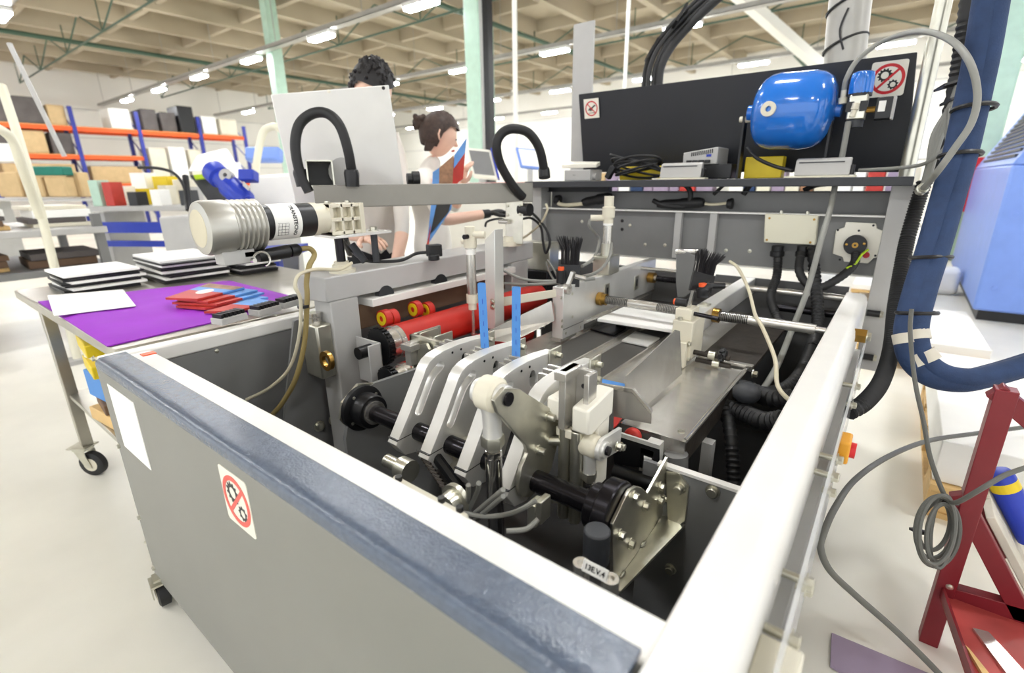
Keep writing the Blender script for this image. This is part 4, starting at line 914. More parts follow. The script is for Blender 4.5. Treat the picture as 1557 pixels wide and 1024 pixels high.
# plugs in the cable channel
for pts, m, r in (([(848, 305), (850, 310), (862, 312), (886, 310)], 'cable_cream', .010), ([(1072, 310), (1085, 311), (1105, 309)], 'cable_cream', .006), ([(993, 305), (1010, 312), (1040, 314), (1050, 300), (1046, 285), (1034, 277)], 'black_rubber', .011)):
    MB().tube(spl([P(x, y, Y=2.24) for x, y in pts], 6), r, 10).build('channel_cable', m, M)
for a, b_, r in (((886, 308), (930, 300), .022), ((1000, 311), (1070, 308), .020), ((1105, 310), (1115, 310), .020), ((844, 303), (852, 305), .022)):
    p, q = P(*a, Y=2.25), P(*b_, Y=2.25); L_ = (q-p).length
    MB().lathe(p, q, [(0, r*.7), (L_*.15, r), (L_*.5, r), (L_*.55, r*1.2), (L_*.9, r*1.15), (L_, r*.8)], 12).build('cable_plug', 'black_rubber', M)
# ---- far-right hoses seen through the slot under the shelf
for pts, r in (([(1222, 290), (1240, 282), (1262, 279)], .010), ([(1130, 296), (1140, 282), (1150, 276)], .012), ([(1085, 296), (1100, 282)], .008)):
    MB().tube(spl([P(x, y, Y=2.30) for x, y in pts], 6), r, 8).build('channel_cable', 'black_rubber', M)
# ---- blue air tank, regulator, gauge
TY = 2.30
c0, c1_ = P(1136, 176, Y=TY), P(1276, 168, Y=TY)
ta, tb_ = P(1146, 172, Y=TY), P(1270, 167, Y=TY); L_ = (tb_-ta).length; R_ = .138
prof = [(0, .02), (.004, .06), (.014, .095), (.032, .120), (.055, .133), (.08, R_), (.085, R_+.001), (L_*.55, R_), (L_*.68, R_+.0015), (L_*.70, R_), (L_-.08, R_), (L_-.05, .131), (L_-.026, .115), (L_-.008, .085), (L_, .045), (L_+.004, .02)]
tank = MB().lathe(ta, tb_, prof, 44).build('air_tank', 'blue_enamel', M, label='glossy blue compressed-air tank')
d = (tb_-ta).normalized()
MB().cyl(ta+d*L_-d*.01, ta+d*(L_+.02), .026, 18).build('tank_neck', 'blue_enamel', tank)
MB().cyl(ta-d*.02, ta+d*.01, .03, 18).build('tank_neck', 'blue_enamel', tank)
q = P(1169, 166, Y=TY-.134); b = MB(); b.ring(q-V(0, .012, 0), q+V(0, .02, 0), .026, .010, 22); b.cyl(q+V(0, .002, 0), q+V(0, .01, 0), .012, 6); b.build('tank_plug', 'old_white', tank)
q = P(1210, 121, Y=TY-.06); MB().obox(q, d, (0, .6, .8), (0, -.8, .6), .05, .03, .001).build('rating_plate', 'light_grey', tank)
q = P(1125, 182, Y=TY); MB().lathe(q, q+d, [(0, .011), (.03, .014), (.05, .010)], 12).build('drain_fitting', 'old_white', tank)
for x, y in ((1131, 195), (1263, 195)):
    q = P(x, y, Y=TY); MB().box(q.x-.004, q.x+.004, TY-.02, TY+.03, 1.2, q.z+.05).build('tank_strap', 'black_steel', tank)
q = P(1304, 164, Y=TY-.04)
reg = MB().cb(q, .055, .06, .08).build('pressure_regulator', 'zinc', M, bevel=.004, label='air pressure regulator with blue knob and gauge')
MB().lathe(q+V(0, 0, .045), q+V(0, 0, 1), [(0, .036), (.008, .037), (.05, .036), (.066, .033), (.070, .026)], 22).build('knob', 'blue_enamel', reg)
MB().cyl(q+V(0, 0, .036), q+V(0, 0, .047), .036, 20).build('knob_collar', 'black_plastic', reg)
MB().cyl(q-V(0, 0, .065), q-V(0, 0, .04), .026, 16).build('drain_bowl', 'charcoal', reg)
for dx in (-.022, .018): MB().box(q.x+dx-.010, q.x+dx+.012, q.y-.034, q.y-.03, q.z-.015, q.z+.018).build('cover', 'black_plastic', reg)
MB().lathe(q+V(-.003, -.035, .012), q+V(-.010, -.036, -.04), [(0, .011), (.02, .012), (.022, .009), (.045, .009)], 12).build('elbow_fitting', 'old_white', reg)
MB().cyl(q+V(.02, 0, -.01), q+V(.055, 0, -.01), .010, 6).build('brass_nipple', 'brass', reg)
MB().cb(q+V(.078, -.004, -.010), .048, .05, .07).build('gauge_body', 'black_plastic', reg, bevel=.003)
MB().cb(q+V(.104, -.004, -.010), .008, .056, .074).build('gauge_rim', 'light_grey', reg, bevel=.002)
MB().cb(q+V(.072, -.030, -.004), .020, .002, .034).build('gauge_dial', 'white_paper', reg)
MB().lathe(P(1281, 158, Y=TY-.03), P(1283, 140, Y=TY-.03), [(0, .014), (.02, .014), (.022, .009), (.045, .009)], 12).build('elbow_fitting', 'old_white', reg)
MB().tube(spl([P(1283, 140, Y=TY-.03), P(1287, 120, Y=TY-.03), P(1305, 90, Y=TY), P(1345, 62, Y=TY+.03), P(1395, 48, Y=TY-.12), P(1440, 58, Y=TY-.34), P(1472, 90, Y=TY-.48), P(1486, 140, Y=TY-.50), P(1478, 185, Y=TY-.51), P(1452, 225, Y=TY-.52), P(1425, 262, Y=TY-.50), P(1408, 282, Y=TY-.36), P(1398, 290, Y=TY-.28)], 8), .0085, 10).build('air_hose', 'cable_grey', M)
MB().lathe(P(1406, 284, Y=TY-.33), P(1396, 293, Y=TY-.25), [(0, .012), (.02, .012), (.022, .016), (.05, .016)], 10).build('hose_coupling', 'zinc', M)
MB().tube(spl([P(1306, 259, Y=2.20), P(1330, 258, Y=2.18), P(1362, 256, Y=2.17), P(1395, 252, Y=2.13), P(1412, 246, Y=2.07), P(1425, 238, Y=2.04), P(1440, 218, Y=2.03), P(1438, 190, Y=2.03), P(1440, 165, Y=2.03)], 8), .006, 8).build('air_hose', 'cable_grey', M)
# bolts on the right portal post
for x, y in ((1386, 327), (1382, 344), (1370, 401), (1366, 422)): bolt(P(x, y, X=.040), (1, 0, 0), .010, .016, M)
for x, y in ((1328, 477), (1318, 543)):
    q = P(x, y, Y=2.19); b = MB(); b.cyl(q-V(.02, 0, 0), q+V(.02, 0, 0), .012, 12); b.build('black_stud', 'black_plastic', M); bolt(q+V(.02, 0, 0), (1, 0, 0), .012, .01, M)
q = P(1309, 511, Y=1.70); b = MB(); b.cyl(V(-.05, q.y, q.z), V(-.02, q.y, q.z), .022, 6); b.build('brass_nut', 'brass', M); bolt(V(-.02, q.y, q.z), (1, 0, 0), .014, .012, M)
# ---- boxes and cables lying on the shelf
ZS = 1.2005
def shelf_px(x): return P(x, 268, Y=2.2).x
def unit(name, x0, x1, y0, y1, h, m, label, cat='device', bev=.004, up=0):
    o = MB().box(x0, x1, y0, y1, ZS+up, ZS+up+h).build(name, m, None, bevel=bev); return tag(o, label, cat)
X_ = lambda x, Y: P(x, 262, Y=Y).x
t = thing('power_supply', 'flat white power supply box at the shelf end below the hand sign', 'device', (X_(876, 2.2), 2.2, ZS))
MB().box(X_(858, 2.16), X_(897, 2.16), 2.16, 2.28, ZS, ZS+.050).build('case', 'light_grey', t, bevel=.003)
MB().prism([(X_(860, 2.2), 2.165, ZS+.058), (X_(912, 2.2), 2.165, ZS+.058), (X_(912, 2.3), 2.30, ZS+.070), (X_(868, 2.3), 2.30, ZS+.078)], (0, 0, .018)).build('lid', 'white_plastic', t, bevel=.002)
MB().cyl((X_(897, 2.17), 2.20, ZS+.018), (X_(903, 2.17), 2.20, ZS+.018), .016, 12).build('plug', 'light_grey', t)
text('case_text', 'DIN', .008, V(X_(873, 2.16), 2.16, ZS+.026), (1, 0, 0), (0, 0, 1), 'cable_grey', t)
t = thing('cable_coil', 'coil of thin black cable lying on yellow boxes on the shelf', 'cable', (X_(950, 2.22), 2.24, ZS))
random.seed(5)
for k in range(6):
    pts = []
    for i in range(14):
        a = 2*math.pi*i/14; pts.append(V(X_(962, 2.22)+(.12+.012*k)*math.cos(a)*.8, 2.25+.05*math.sin(a)+.006*k, ZS+.045+.014*(k % 3)+.045*math.cos(a*1+k*.6)*(.5+.1*k)))
    for p in pts: p.z = max(p.z, ZS+.009)
    MB().tube(spl(pts, 4, True), .0055, 7, True).build('loop', 'black_rubber', t)
q = V(X_(927, 2.18), 2.19, ZS+.035); MB().obox(q, (.6, 0, 1), (1, 0, -.6), (0, 1, 0), .06, .026, .03).build('plug', 'black_plastic', t, bevel=.004)
for i, (x0, x1, z1) in enumerate(((945, 1030, .062), (1133, 1190, .085))):
    t = tag(MB().box(X_(x0, 2.36), X_(x1, 2.36), 2.34, 2.40, ZS, ZS+z1).build('yellow_box', 'yellow_plastic', None, bevel=.003), ('low yellow box behind the cable coil on the shelf', 'yellow box below the blue air tank on the shelf')[i], 'box')
def wedge(x0, x1, label, rot=0):
    a, b_ = X_(x0, 2.15), X_(x1, 2.15); t = thing('photo_sensor_amplifier', label, 'device', ((a+b_)/2, 2.2, ZS))
    MB().box(a-.03, b_+.02, 2.135, 2.186, ZS, ZS+.006).build('base_plate', 'cream_plastic', t, bevel=.001)
    MB().prism([(a, 2.145, ZS+.006), (a, 2.145, ZS+.012), (a, 2.158, ZS+.062), (a, 2.178, ZS+.068), (a, 2.180, ZS+.006)], (b_-a, 0, 0)).build('case', 'light_grey', t, bevel=.004)
    MB().box(a+.01, b_-.02, 2.153, 2.1565, ZS+.050, ZS+.054).build('seam', 'charcoal', t)
    MB().box(b_, b_+.012, 2.15, 2.178, ZS+.008, ZS+.042).build('end_cap', 'black_plastic', t, bevel=.003)
wedge(1004, 1066, 'white slanted housing on the shelf beside the vented computer'); wedge(1208, 1292, 'white slanted housing on the shelf below the pressure regulator')
a, b_ = X_(1034, 2.24), X_(1086, 2.24)
t = thing('mini_computer', 'small silver computer with vent slots leaning on the shelf', 'device', ((a+b_)/2, 2.3, ZS))
def hx(x0, x1, y0, y1, z0, z1, sl=.10): return [(x0, y0, z0), (x1, y0, z0+sl*(x1-x0)*.0), (x1, y1, z0), (x0, y1, z0), (x0, y0, z1), (x1, y0, z1+.018), (x1, y1, z1+.018), (x0, y1, z1)]
MB().hexa(hx(a, b_, 2.262, 2.42, ZS+.060, ZS+.110)).build('case', 'light_grey', t, bevel=.004)
MB().box(a+.03, b_+.06, 2.27, 2.40, ZS, ZS+.06).build('stand', 'black_plastic', t, bevel=.004)
for k in range(11):
    x = a+.035+.0085*k; MB().box(x, x+.0045, 2.2605, 2.264, ZS+.094+.001*k, ZS+.110+.001*k).build('vent_slot', 'black_plastic', t)
MB().box(b_-.045, b_-.025, 2.258, 2.264, ZS+.090, ZS+.100).build('usb_port', 'royal_blue', t)
for k in range(4): MB().box(a+.02+.026*k, a+.04+.026*k, 2.245, 2.264, ZS+.066, ZS+.078).build('plug', 'black_plastic', t, bevel=.002)
MB().tube(spl([(a+.03, 2.25, ZS+.07), (a, 2.235, ZS+.05), (a-.02, 2.24, ZS+.03), (a+.02, 2.245, ZS+.012)], 6), .004, 7).build('cable', 'black_rubber', t)
o = MB().tube(spl([P(1136, 225, Y=2.26), P(1150, 240, Y=2.24), P(1175, 252, Y=2.22), P(1205, 260, Y=2.165)], 8), .007, 8).build('shelf_cable', 'black_rubber', None); tag(o, 'black cable running across the yellow box below the blue tank', 'cable')
# ---- black hose bundle rising behind the board
t = thing('hose_bundle', 'bundle of black hoses rising behind the dark board to the roof', 'hose', P(985, 135, Y=2.56))
for k, off in enumerate(((0, 0), (10, 1), (20, 3), (-8, 0))):
    pts = [P(985+off[0]*.8, 140, Y=2.56+.01*k), P(988+off[0]*.8, 105, Y=2.58+.01*k), P(1002+off[0]*.9, 72, Y=2.62+.01*k), P(1032+off[0], 35, Y=2.66+.01*k), P(1075+off[0], -5, Y=2.7+.01*k), P(1130+off[0], -45, Y=2.75+.01*k), P(1200+off[0], -110, Y=2.8+.01*k)]
    MB().tube(spl(pts, 8), .021 if k == 2 else .012, 10).build('hose', 'black_rubber', t)
for x, y in ((1034, 24), (991, 76)):
    q = P(x, y, Y=2.64); MB().obox(q, RGT+UPV*-.6, UPV+RGT*.6, FWD, .012, .10, .06).build('cable_tie', 'black_plastic', t)
# flexible duct behind the board, right
t = thing('flexible_duct', 'grey flexible exhaust duct bound with wire behind the dark board', 'duct', P(1285, 95, Y=2.62))
MB().tube(spl([P(1284, 100, Y=2.66), P(1288, 45, Y=2.66), P(1294, -10, Y=2.66), P(1300, -60, Y=2.66)], 6), .075, 18).build('duct_wall', 'duct', t)
for y in (8, 68, -20):
    b = MB(); b.tube([P(1287-(y-50)*.1, y, Y=2.66)+RGT*(.078*math.cos(a))+FWD*(.078*math.sin(a))+UPV*(.02*math.cos(a)) for a in [i*math.pi/9 for i in range(18)]], .005, 6, True); b.build('wire_band', 'black_rubber', t)
MB().tube(spl([P(1290, 12, Y=2.58), P(1277, 45, Y=2.58), P(1282, 75, Y=2.58)], 6), .004, 6).build('wire', 'black_rubber', t)
# ================================================================ control box on its swing arm
cb = thing('control_box', 'grey control box with looped black hose on a horizontal swing arm', 'control box', P(614, 290, D=2.05))
A, B, C_, D_ = P(411, 143.5, D=1.912), P(591, 129, D=2.0), P(447, 300, D=2.049), P(614, 280, D=2.137)
u, v = (B-A), (C_-A); v = v*1.12; n_ = u.cross(v).normalized()
if n_.dot(FWD) < 0: n_ = -n_
MB().hexa([A+v, A+v+u, A+v+u+n_*.10, A+v+n_*.10, A, A+u, A+u+n_*.10, A+n_*.10]).build('housing', 'box_grey', cb, bevel=.004)
for x, y in ((417, 146), (500, 139), (583, 134)): bolt(P(x, y, D=1.95), -n_, .005, .004, cb, m='white_plastic' if x < 550 else 'black_plastic', hexa=False)
uu = u.normalized()
for k, t in enumerate((.18, .30, .40)):
    q = A+u+v*t+n_*.045+uu*.001; MB().obox(q, v, n_, uu, .03 if k < 2 else .01, .008, .002).build('vent', 'black_plastic', cb)
aL, aR = P(478, 298, D=1.85), P(808, 294, D=2.14); aL.z = aR.z = (aL.z+aR.z)/2; du = (aR-aL).normalized(); nn = V(-du.y, du.x, 0)
MB().obox((aL+aR)/2, du, nn, (0, 0, 1), (aR-aL).length, .04, .082).build('swing_arm', 'arm_steel', cb, bevel=.003)
q = P(487, 264, D=1.86); sq = MB()
for s1, s2, w1, w2 in ((1, 0, .005, .095), (-1, 0, .005, .095), (0, 1, .095, .005), (0, -1, .095, .005)):
    sq.obox(q+du*(s1*.045)+V(0, 0, s2*.045)+nn*.05, du, nn, (0, 0, 1), w1, .16, w2)
MB().obox(q+nn*.125, du, nn, (0, 0, 1), .085, .004, .085).build('tube_shade_plate', 'black_plastic', cb)  # black plate at the back stands in for the shade inside the tube
sq.build('square_tube', 'zinc', cb)
q2 = P(522, 262, D=1.93); MB().cyl(q2, q2+nn*.05, .055, 20).build('pivot_disc', 'light_grey', cb)
q3 = P(630, 272, D=2.02); MB().lathe(q3-du*.03, q3+du*.03, [(0, .022), (.02, .022), (.022, .03), (.05, .03)], 16).build('knob', 'black_plastic', cb)
hp = [P(470, 292, D=1.84), P(456, 262, D=1.82), P(449, 222, D=1.80), P(455, 190, D=1.80), P(475, 173, D=1.80), P(498, 173, D=1.80), P(517, 192, D=1.80), P(529, 228, D=1.82), P(535, 262, D=1.86)]
MB().tube(spl(hp, 8), .0185, 14).build('hose', 'black_rubber', cb)
for a, b_ in (((456, 258), (462, 285)), ((534, 258), (536, 283))): MB().lathe(P(*a, D=1.83), P(*b_, D=1.85), [(0, .024), (.012, .028), (.05, .026), (.06, .026)], 12).build('hose_gland', 'black_plastic', cb)
hp = [P(795, 300, D=2.11), P(780, 283, D=2.06), P(761, 250, D=2.0), P(755, 222, D=1.96), P(762, 204, D=1.95), P(779, 196, D=1.95), P(803, 202, D=1.98), P(820, 226, D=2.02), P(828, 262, D=2.08)]
MB().tube(spl(hp, 8), .0185, 14).build('hose', 'black_rubber', cb)
MB().lathe(P(827, 256, D=2.08), P(828, 272, D=2.08), [(0, .022), (.01, .025), (.04, .025)], 12).build('hose_gland', 'black_plastic', cb)
# ================================================================ trolley table with purple cloth
TZ = .78
tt = thing('trolley_table', 'steel trolley table on castors under a purple cloth', 'table', (-2.3, .9, 0))
x0, x1, y0, y1 = -2.98, -1.62, .335, 1.33
MB().box(x0, x1, y0, y1, TZ-.035, TZ).build('table_top', 'table_steel', tt, bevel=.004)
for x in (x0+.36, x1-.06):
    for y in (y0+.03, y1-.05):
        MB().box(x-.02, x+.02, y-.02, y+.02, .13, TZ-.035).build('leg', 'table_steel', tt, bevel=.003); castor(x+.02, y, .6, tt, .055, 'castor')
MB().box(x0+.34, x1-.05, y0+.02, y1-.04, .36, .38).build('lower_shelf', 'table_steel', tt, bevel=.003)
q = P(160, 165, Z=TZ)
from mathutils import noise
cq = [P(58, 460, Z=TZ+.001), P(163, 528, Z=TZ+.001), P(470, 458, Z=TZ+.001), P(350, 428, Z=TZ+.001)]
cl = MB(); nu, nv = 34, 22; vs = []; fs = []
for j_ in range(nv+1):
    for i_ in range(nu+1):
        u_, v_ = i_/nu, j_/nv; p = cq[0].lerp(cq[1], v_).lerp(cq[3].lerp(cq[2], v_), u_); ed_ = min(u_, 1-u_, v_, 1-v_)
        wz = .0035*noise.noise(V(p.x*9, p.y*5, 0))+.003*noise.noise(V(p.x*22+p.y*14, p.y*6, 3)); vs.append(p+V(0, 0, .003+.0075*min(1, ed_*18)+wz*min(1, ed_*10)))
for j_ in range(nv):
    for i_ in range(nu): k = j_*(nu+1)+i_; fs.append((k, k+1, k+nu+2, k+nu+1))
cl._add(vs, fs); nb = len(vs)
cl.prism([cq[0], cq[1], cq[2], cq[3]], (0, 0, .0035))
o = cl.build('purple_cloth', 'purple_cloth', None); tag(o, 'purple cloth covering the trolley table', 'cloth')
zc = TZ+.0155
def sheet(pts, h, name, m, label, cat, z=zc, group=None):
    o = MB().prism([P(x, y, Z=z) for x, y in pts], (0, 0, h)).build(name, m, None, smooth=False); return tag(o, label, cat, group)
sheet(((72, 450), (82, 481), (207, 466), (187, 441)), .002, 'paper_sheet', 'white_paper', 'white sheet of paper lying on the purple cloth', 'paper')
# red and blue printed covers in a low heap
random.seed(11)
base = [((268, 468), (312, 472), (408, 455), (360, 448)), ((262, 463), (330, 466), (402, 448), (352, 441)), ((270, 458), (316, 462), (392, 444), (340, 438)), ((252, 456), (300, 458), (372, 440), (318, 434)), ((298, 463), (340, 462), (404, 450), (372, 445))]
lbs = ['bottom red and blue printed cover of the heap on the purple cloth', 'second printed cover from the bottom of the heap on the cloth', 'printed cover in the middle of the heap on the cloth', 'top printed cover of the heap with a white oval', 'printed cover sticking out beside the heap on the cloth']
for k, (pts, lb) in enumerate(zip(base, lbs)):
    z = zc+(.0 if k in (0, 4) else .009*k); ps = [P(x, y, Z=z) for x, y in pts]
    if k == 4:
        ps = [p+V(.17, -.04, 0) for p in ps]
    t = thing('printed_cover', lb, 'book cover', ps[0], 'printed covers on the purple cloth')
    m1, m2 = ps[0].lerp(ps[2], .0), None
    a, b_, c, d = ps; f = .52
    MB().prism([a, b_, b_.lerp(c, f), a.lerp(d, f)], (0, 0, .0075)).build('red_half', 'print_red', t, smooth=False)
    MB().prism([a.lerp(d, f), b_.lerp(c, f), c, d], (0, 0, .0075)).build('blue_half', 'print_blue', t, smooth=False)
    if k == 3:
        cc = (a+b_+c+d)/4+V(0, 0, .0076); e1 = (b_-a)*.22; e2 = (d-a)*.16
        MB().prism([cc+e1*math.cos(i*.52)+e2*math.sin(i*.52) for i in range(12)], (0, 0, .0004)).build('white_oval', 'white_paper', t, smooth=False)
        MB().prism([d.lerp(a, .25)+V(0, 0, .0076), c.lerp(b_, .25)+V(0, 0, .0076), c+V(0, 0, .0076), d+V(0, 0, .0076)], (0, 0, .0004)).build('picture', 'print_mixed', t, smooth=False)
# stacks of black and white boards behind the cloth
stk = [(-2.86, .78, .30, .26, 9, 'left-hand stack on the trolley table'), (-2.98, 1.10, .40, .27, 11, 'tall middle stack on the trolley table'), (-2.80, 1.42, .36, .18, 8, 'right-hand stack on the trolley table')]
random.seed(4)
for si, (cx, cy, sx_, sy_, n, nm) in enumerate(stk):
    z = TZ+.0005
    cx0 = (x0+.20, x0+.22, x0+.30)[si]; cy0 = (.58, .91, 1.17)[si]
    for k in range(n):
        m = 'white_paper' if (k % 3 == 2 or k == n-1) else 'black_plastic'; h = .010 if m == 'white_paper' else .008
        o = MB().cb((cx0+random.uniform(-.02, .02), cy0+random.uniform(-.01, .01), z+h/2), sx_, sy_, h, random.uniform(-.07, .07)).build('cover_board', m, None, smooth=False)
        ordn = ('lowest', 'second', 'third', 'fourth', 'fifth', 'sixth', 'seventh', 'eighth', 'ninth', 'tenth', 'eleventh')[k]
        tag(o, f"{'white' if m == 'white_paper' else 'black'} board, {ordn} from below in the {nm}", 'board', 'boards stacked on the trolley table'); z += h+.0006
# clip trays between cloth and machine
for i, (x, y) in enumerate(((350, 489), (404, 476), (441, 465))):
    q = P(x, y, Z=TZ+.0165); t = thing('clip_tray', ('small grey tray of black clips by the machine rail, end one', 'small grey tray of black clips by the machine rail, middle one', 'small grey tray of black clips nearest the beam post')[i], 'tray', q, 'clip trays on the trolley table')
    MB().cb(q+V(0, 0, .010), .05, .090, .020, .25).build('tray', 'light_grey', t, bevel=.002)
    for k in range(6):
        d_ = V(-math.sin(.25), math.cos(.25), 0); MB().cb(q+d_*(-.036+.0145*k)+V(0, 0, .026), .04, .009, .012, .25).build('clip', 'black_plastic', t)
# yellow tins and boxes on the lower shelf
for i, (x, y, w_, h, m, lb) in enumerate(((132, 538, .14, .05, 'yellow_plastic', 'upper yellow tin under the trolley table'), (128, 562, .14, .05, 'yellow_plastic', 'lower yellow tin under the trolley table'))):
    pass
zz = .3805
for i, (m, h, sx_, sy_, dx, lb, nm) in enumerate((('wood', .05, .22, .16, .02, 'wooden block at the bottom of the pile under the table', 'block'), ('brown_board', .04, .18, .14, .0, 'brown board pad in the pile under the table', 'pad'), ('blue_tape', .10, .16, .14, -.01, 'pale blue box in the pile under the table', 'box'), ('yellow_plastic', .045, .20, .15, .0, 'lower yellow tin of the pile under the table', 'tin'), ('old_white', .03, .16, .12, .01, 'white pad between the two yellow tins', 'pad'), ('yellow_plastic', .045, .21, .15, -.01, 'topmost yellow tin of the pile under the table', 'tin'))):
    tq = P(138, 548, Z=.62)
    o = MB().cb((tq.x+dx, max(tq.y, .44), zz+h/2), sx_, sy_, h, .1*(-1)**i).build('stored_'+nm, m, None, bevel=.004); tag(o, lb, nm, None); zz += h+.0008
# ================================================================ people
def person(name, label, base, face, joints, rad, zones, extra=None):
    """one continuous skinned body; joints {name: (side, forward, up)}; bones listed in BONES; zones(p_local, bone_hint) -> material slot"""
    f = Vector((face[0], face[1], 0)).normalized(); s = Vector((f.y, -f.x, 0))      # s = the person's right
    W = lambda q: Vector(base)+s*q[0]+f*q[1]+V(0, 0, q[2])
    BONES = [('pelvis', 'waist'), ('waist', 'chest'), ('chest', 'neck0'), ('neck0', 'neck1')]
    for k in 'rl': BONES += [('chest', 'sh'+k), ('sh'+k, 'el'+k), ('el'+k, 'wr'+k), ('wr'+k, 'pa'+k), ('pelvis', 'hi'+k), ('hi'+k, 'kn'+k), ('kn'+k, 'an'+k), ('an'+k, 'to'+k)]
    names = list(joints); idx = {n: i for i, n in enumerate(names)}
    me = bpy.data.meshes.new(name); me.from_pydata([W(joints[n])-Vector(base) for n in names], [(idx[a], idx[b]) for a, b in BONES], [])
    o = bpy.data.objects.new(name, me); COL.objects.link(o)
    o.modifiers.new('skin', 'SKIN'); sv = me.skin_vertices[0].data
    for n in names: r = rad.get(n, rad.get(n[:2], .04)); sv[idx[n]].radius = r if isinstance(r, tuple) else (r, r); sv[idx[n]].use_root = (n == 'pelvis')
    sb = o.modifiers.new('sub', 'SUBSURF'); sb.levels = 2; sb.render_levels = 2
    dg = bpy.context.evaluated_depsgraph_get(); dg.update()
    m2 = bpy.data.meshes.new_from_object(o.evaluated_get(dg)); bpy.data.objects.remove(o)
    bm = bmesh.new(); bm.from_mesh(m2); k0 = len(bm.faces)
    return dict(bm=bm, W=W, s=s, f=f, base=Vector(base), n=k0)
def add_mb(pd, mb, slot):
    bm = pd['bm']; vs = [bm.verts.new(p-pd['base']) for p in mb.v]; bm.verts.ensure_lookup_table()
    for fc in mb.f:
        try: q = bm.faces.new([vs[i] for i in fc]); q.material_index = slot+100
        except ValueError: pass
def head(pd, c, h, look, slot_skin, tilt=0.0):
    """head with brow, nose, chin, ears, eyes and mouth; c = centre, h = head height, look = facing vector"""
    l = Vector(look).normalized(); up = V(0, 0, 1); sd = l.cross(up).normalized(); up = sd.cross(l).normalized()
    n, m = 24, 16; mb = MB(); vs = []; fs = []
    for j in range(m+1):
        a = math.pi*j/m; z = math.cos(a)
        for i in range(n):
            q = 2*math.pi*i/n; r = math.sin(a); x = r*math.sin(q)*.36; y = r*math.cos(q)*.44
            if z < 0: x *= 1+.28*z; y = y*(1+.22*z)+.02*(-z)
            if y > 0: y *= .95
            if math.cos(q) > .93 and -.35 < z < .05: y += .035*(1-abs(z+.15)/.2)   # nose bridge
            vs.append(Vector(c)+sd*(x*h)+l*(y*h)+up*(z*.5*h))
    for j in range(m):
        for i in range(n): k = (i+1) % n; fs.append((j*n+i, j*n+k, (j+1)*n+k, (j+1)*n+i))
    mb._add(vs, fs); add_mb(pd, mb, slot_skin)
    c = Vector(c); mb = MB()
    mb.prism([c+l*(.40*h)+up*(.04*h), c+l*(.50*h)-up*(.12*h)+sd*.0, c+l*(.42*h)-up*(.15*h)], sd*(.03*h)); mb.prism([c+l*(.40*h)+up*(.04*h), c+l*(.50*h)-up*(.12*h), c+l*(.42*h)-up*(.15*h)], -sd*(.03*h))
    for e in (-1, 1):
        o = c+sd*(e*.345*h)-up*(.03*h)-l*(.04*h); mb.tube([o+up*(.10*h), o+up*(.10*h)-l*.05*h+sd*(e*.03*h), o-l*.06*h+sd*(e*.035*h), o-up*(.10*h)-l*.01*h+sd*(e*.015*h), o-up*.12*h+l*.01*h], [.02*h, .025*h, .025*h, .025*h, .015*h], 8)
    add_mb(pd, mb, slot_skin)
    mb = MB()
    for e in (-1, 1): mb.ball(c+sd*(e*.14*h)+l*(.385*h)+up*(.0*h), .03*h, (1, 1, .6), 8, 6)
    add_mb(pd, mb, 5); mb = MB(); mb.tube([c+l*(.405*h)-up*(.25*h)+sd*(.09*h), c+l*(.425*h)-up*(.245*h), c+l*(.405*h)-up*(.25*h)-sd*(.09*h)], [.006, .012*h+.003, .006], 6); add_mb(pd, mb, 6)
def hand(pd, wrist, d, palm_n, slot, curl=.5, sc=1.0, thumb=1):
    """palm, four fingers and a thumb; d = finger direction, palm_n = palm normal"""
    d = Vector(d).normalized(); pn = Vector(palm_n); pn = (pn-d*pn.dot(d)).normalized(); sd = d.cross(pn)*thumb; wrist = Vector(wrist)
    mb = MB(); mb.tube([wrist, wrist+d*.03*sc, wrist+d*.07*sc, wrist+d*.088*sc], [.024*sc, .034*sc, .038*sc, .030*sc], 10)
    mb.v = [wrist+(p-wrist)-pn*((p-wrist).dot(pn)*.55) for p in mb.v]
    for i, (o, L_) in enumerate(((-.030, .062), (-.010, .074), (.010, .070), (.029, .054))):
        p0 = wrist+d*.080*sc+sd*(o*sc); p = [p0]; dd = Vector(d)
        for k in range(3):
            dd = (dd+pn*curl*.55).normalized(); p.append(p[-1]+dd*(L_*sc*(.45, .32, .25)[k]))
        mb.tube(p, [.0095*sc, .0088*sc, .008*sc, .006*sc], 7)
    p0 = wrist+d*.025*sc+sd*(-.030*sc); t = (d*.5-sd*.8+pn*.35).normalized(); mb.tube([p0, p0+t*.035*sc, p0+t*.05*sc+d*.018*sc, p0+t*.055*sc+d*.04*sc], [.013*sc, .0115*sc, .010*sc, .007*sc], 7)
    add_mb(pd, mb, slot)
def finish(pd, name, label, mats, zone):
    bm = pd['bm']; f, s = pd['f'], pd['s']
    for fc in bm.faces:
        if fc.material_index >= 100: fc.material_index -= 100
        else:
            c = fc.calc_center_median(); fc.material_index = zone(c.dot(s), c.dot(f), c.z)
    bmesh.ops.recalc_face_normals(bm, faces=bm.faces)
    me = bpy.data.meshes.new(name); bm.to_mesh(me); bm.free(); me.shade_smooth()
    for m in mats: me.materials.append(MATS[m])
    o = bpy.data.objects.new(name, me); COL.objects.link(o); put(o, pd['base'], None); o['label'] = label; o['category'] = 'person'; return o
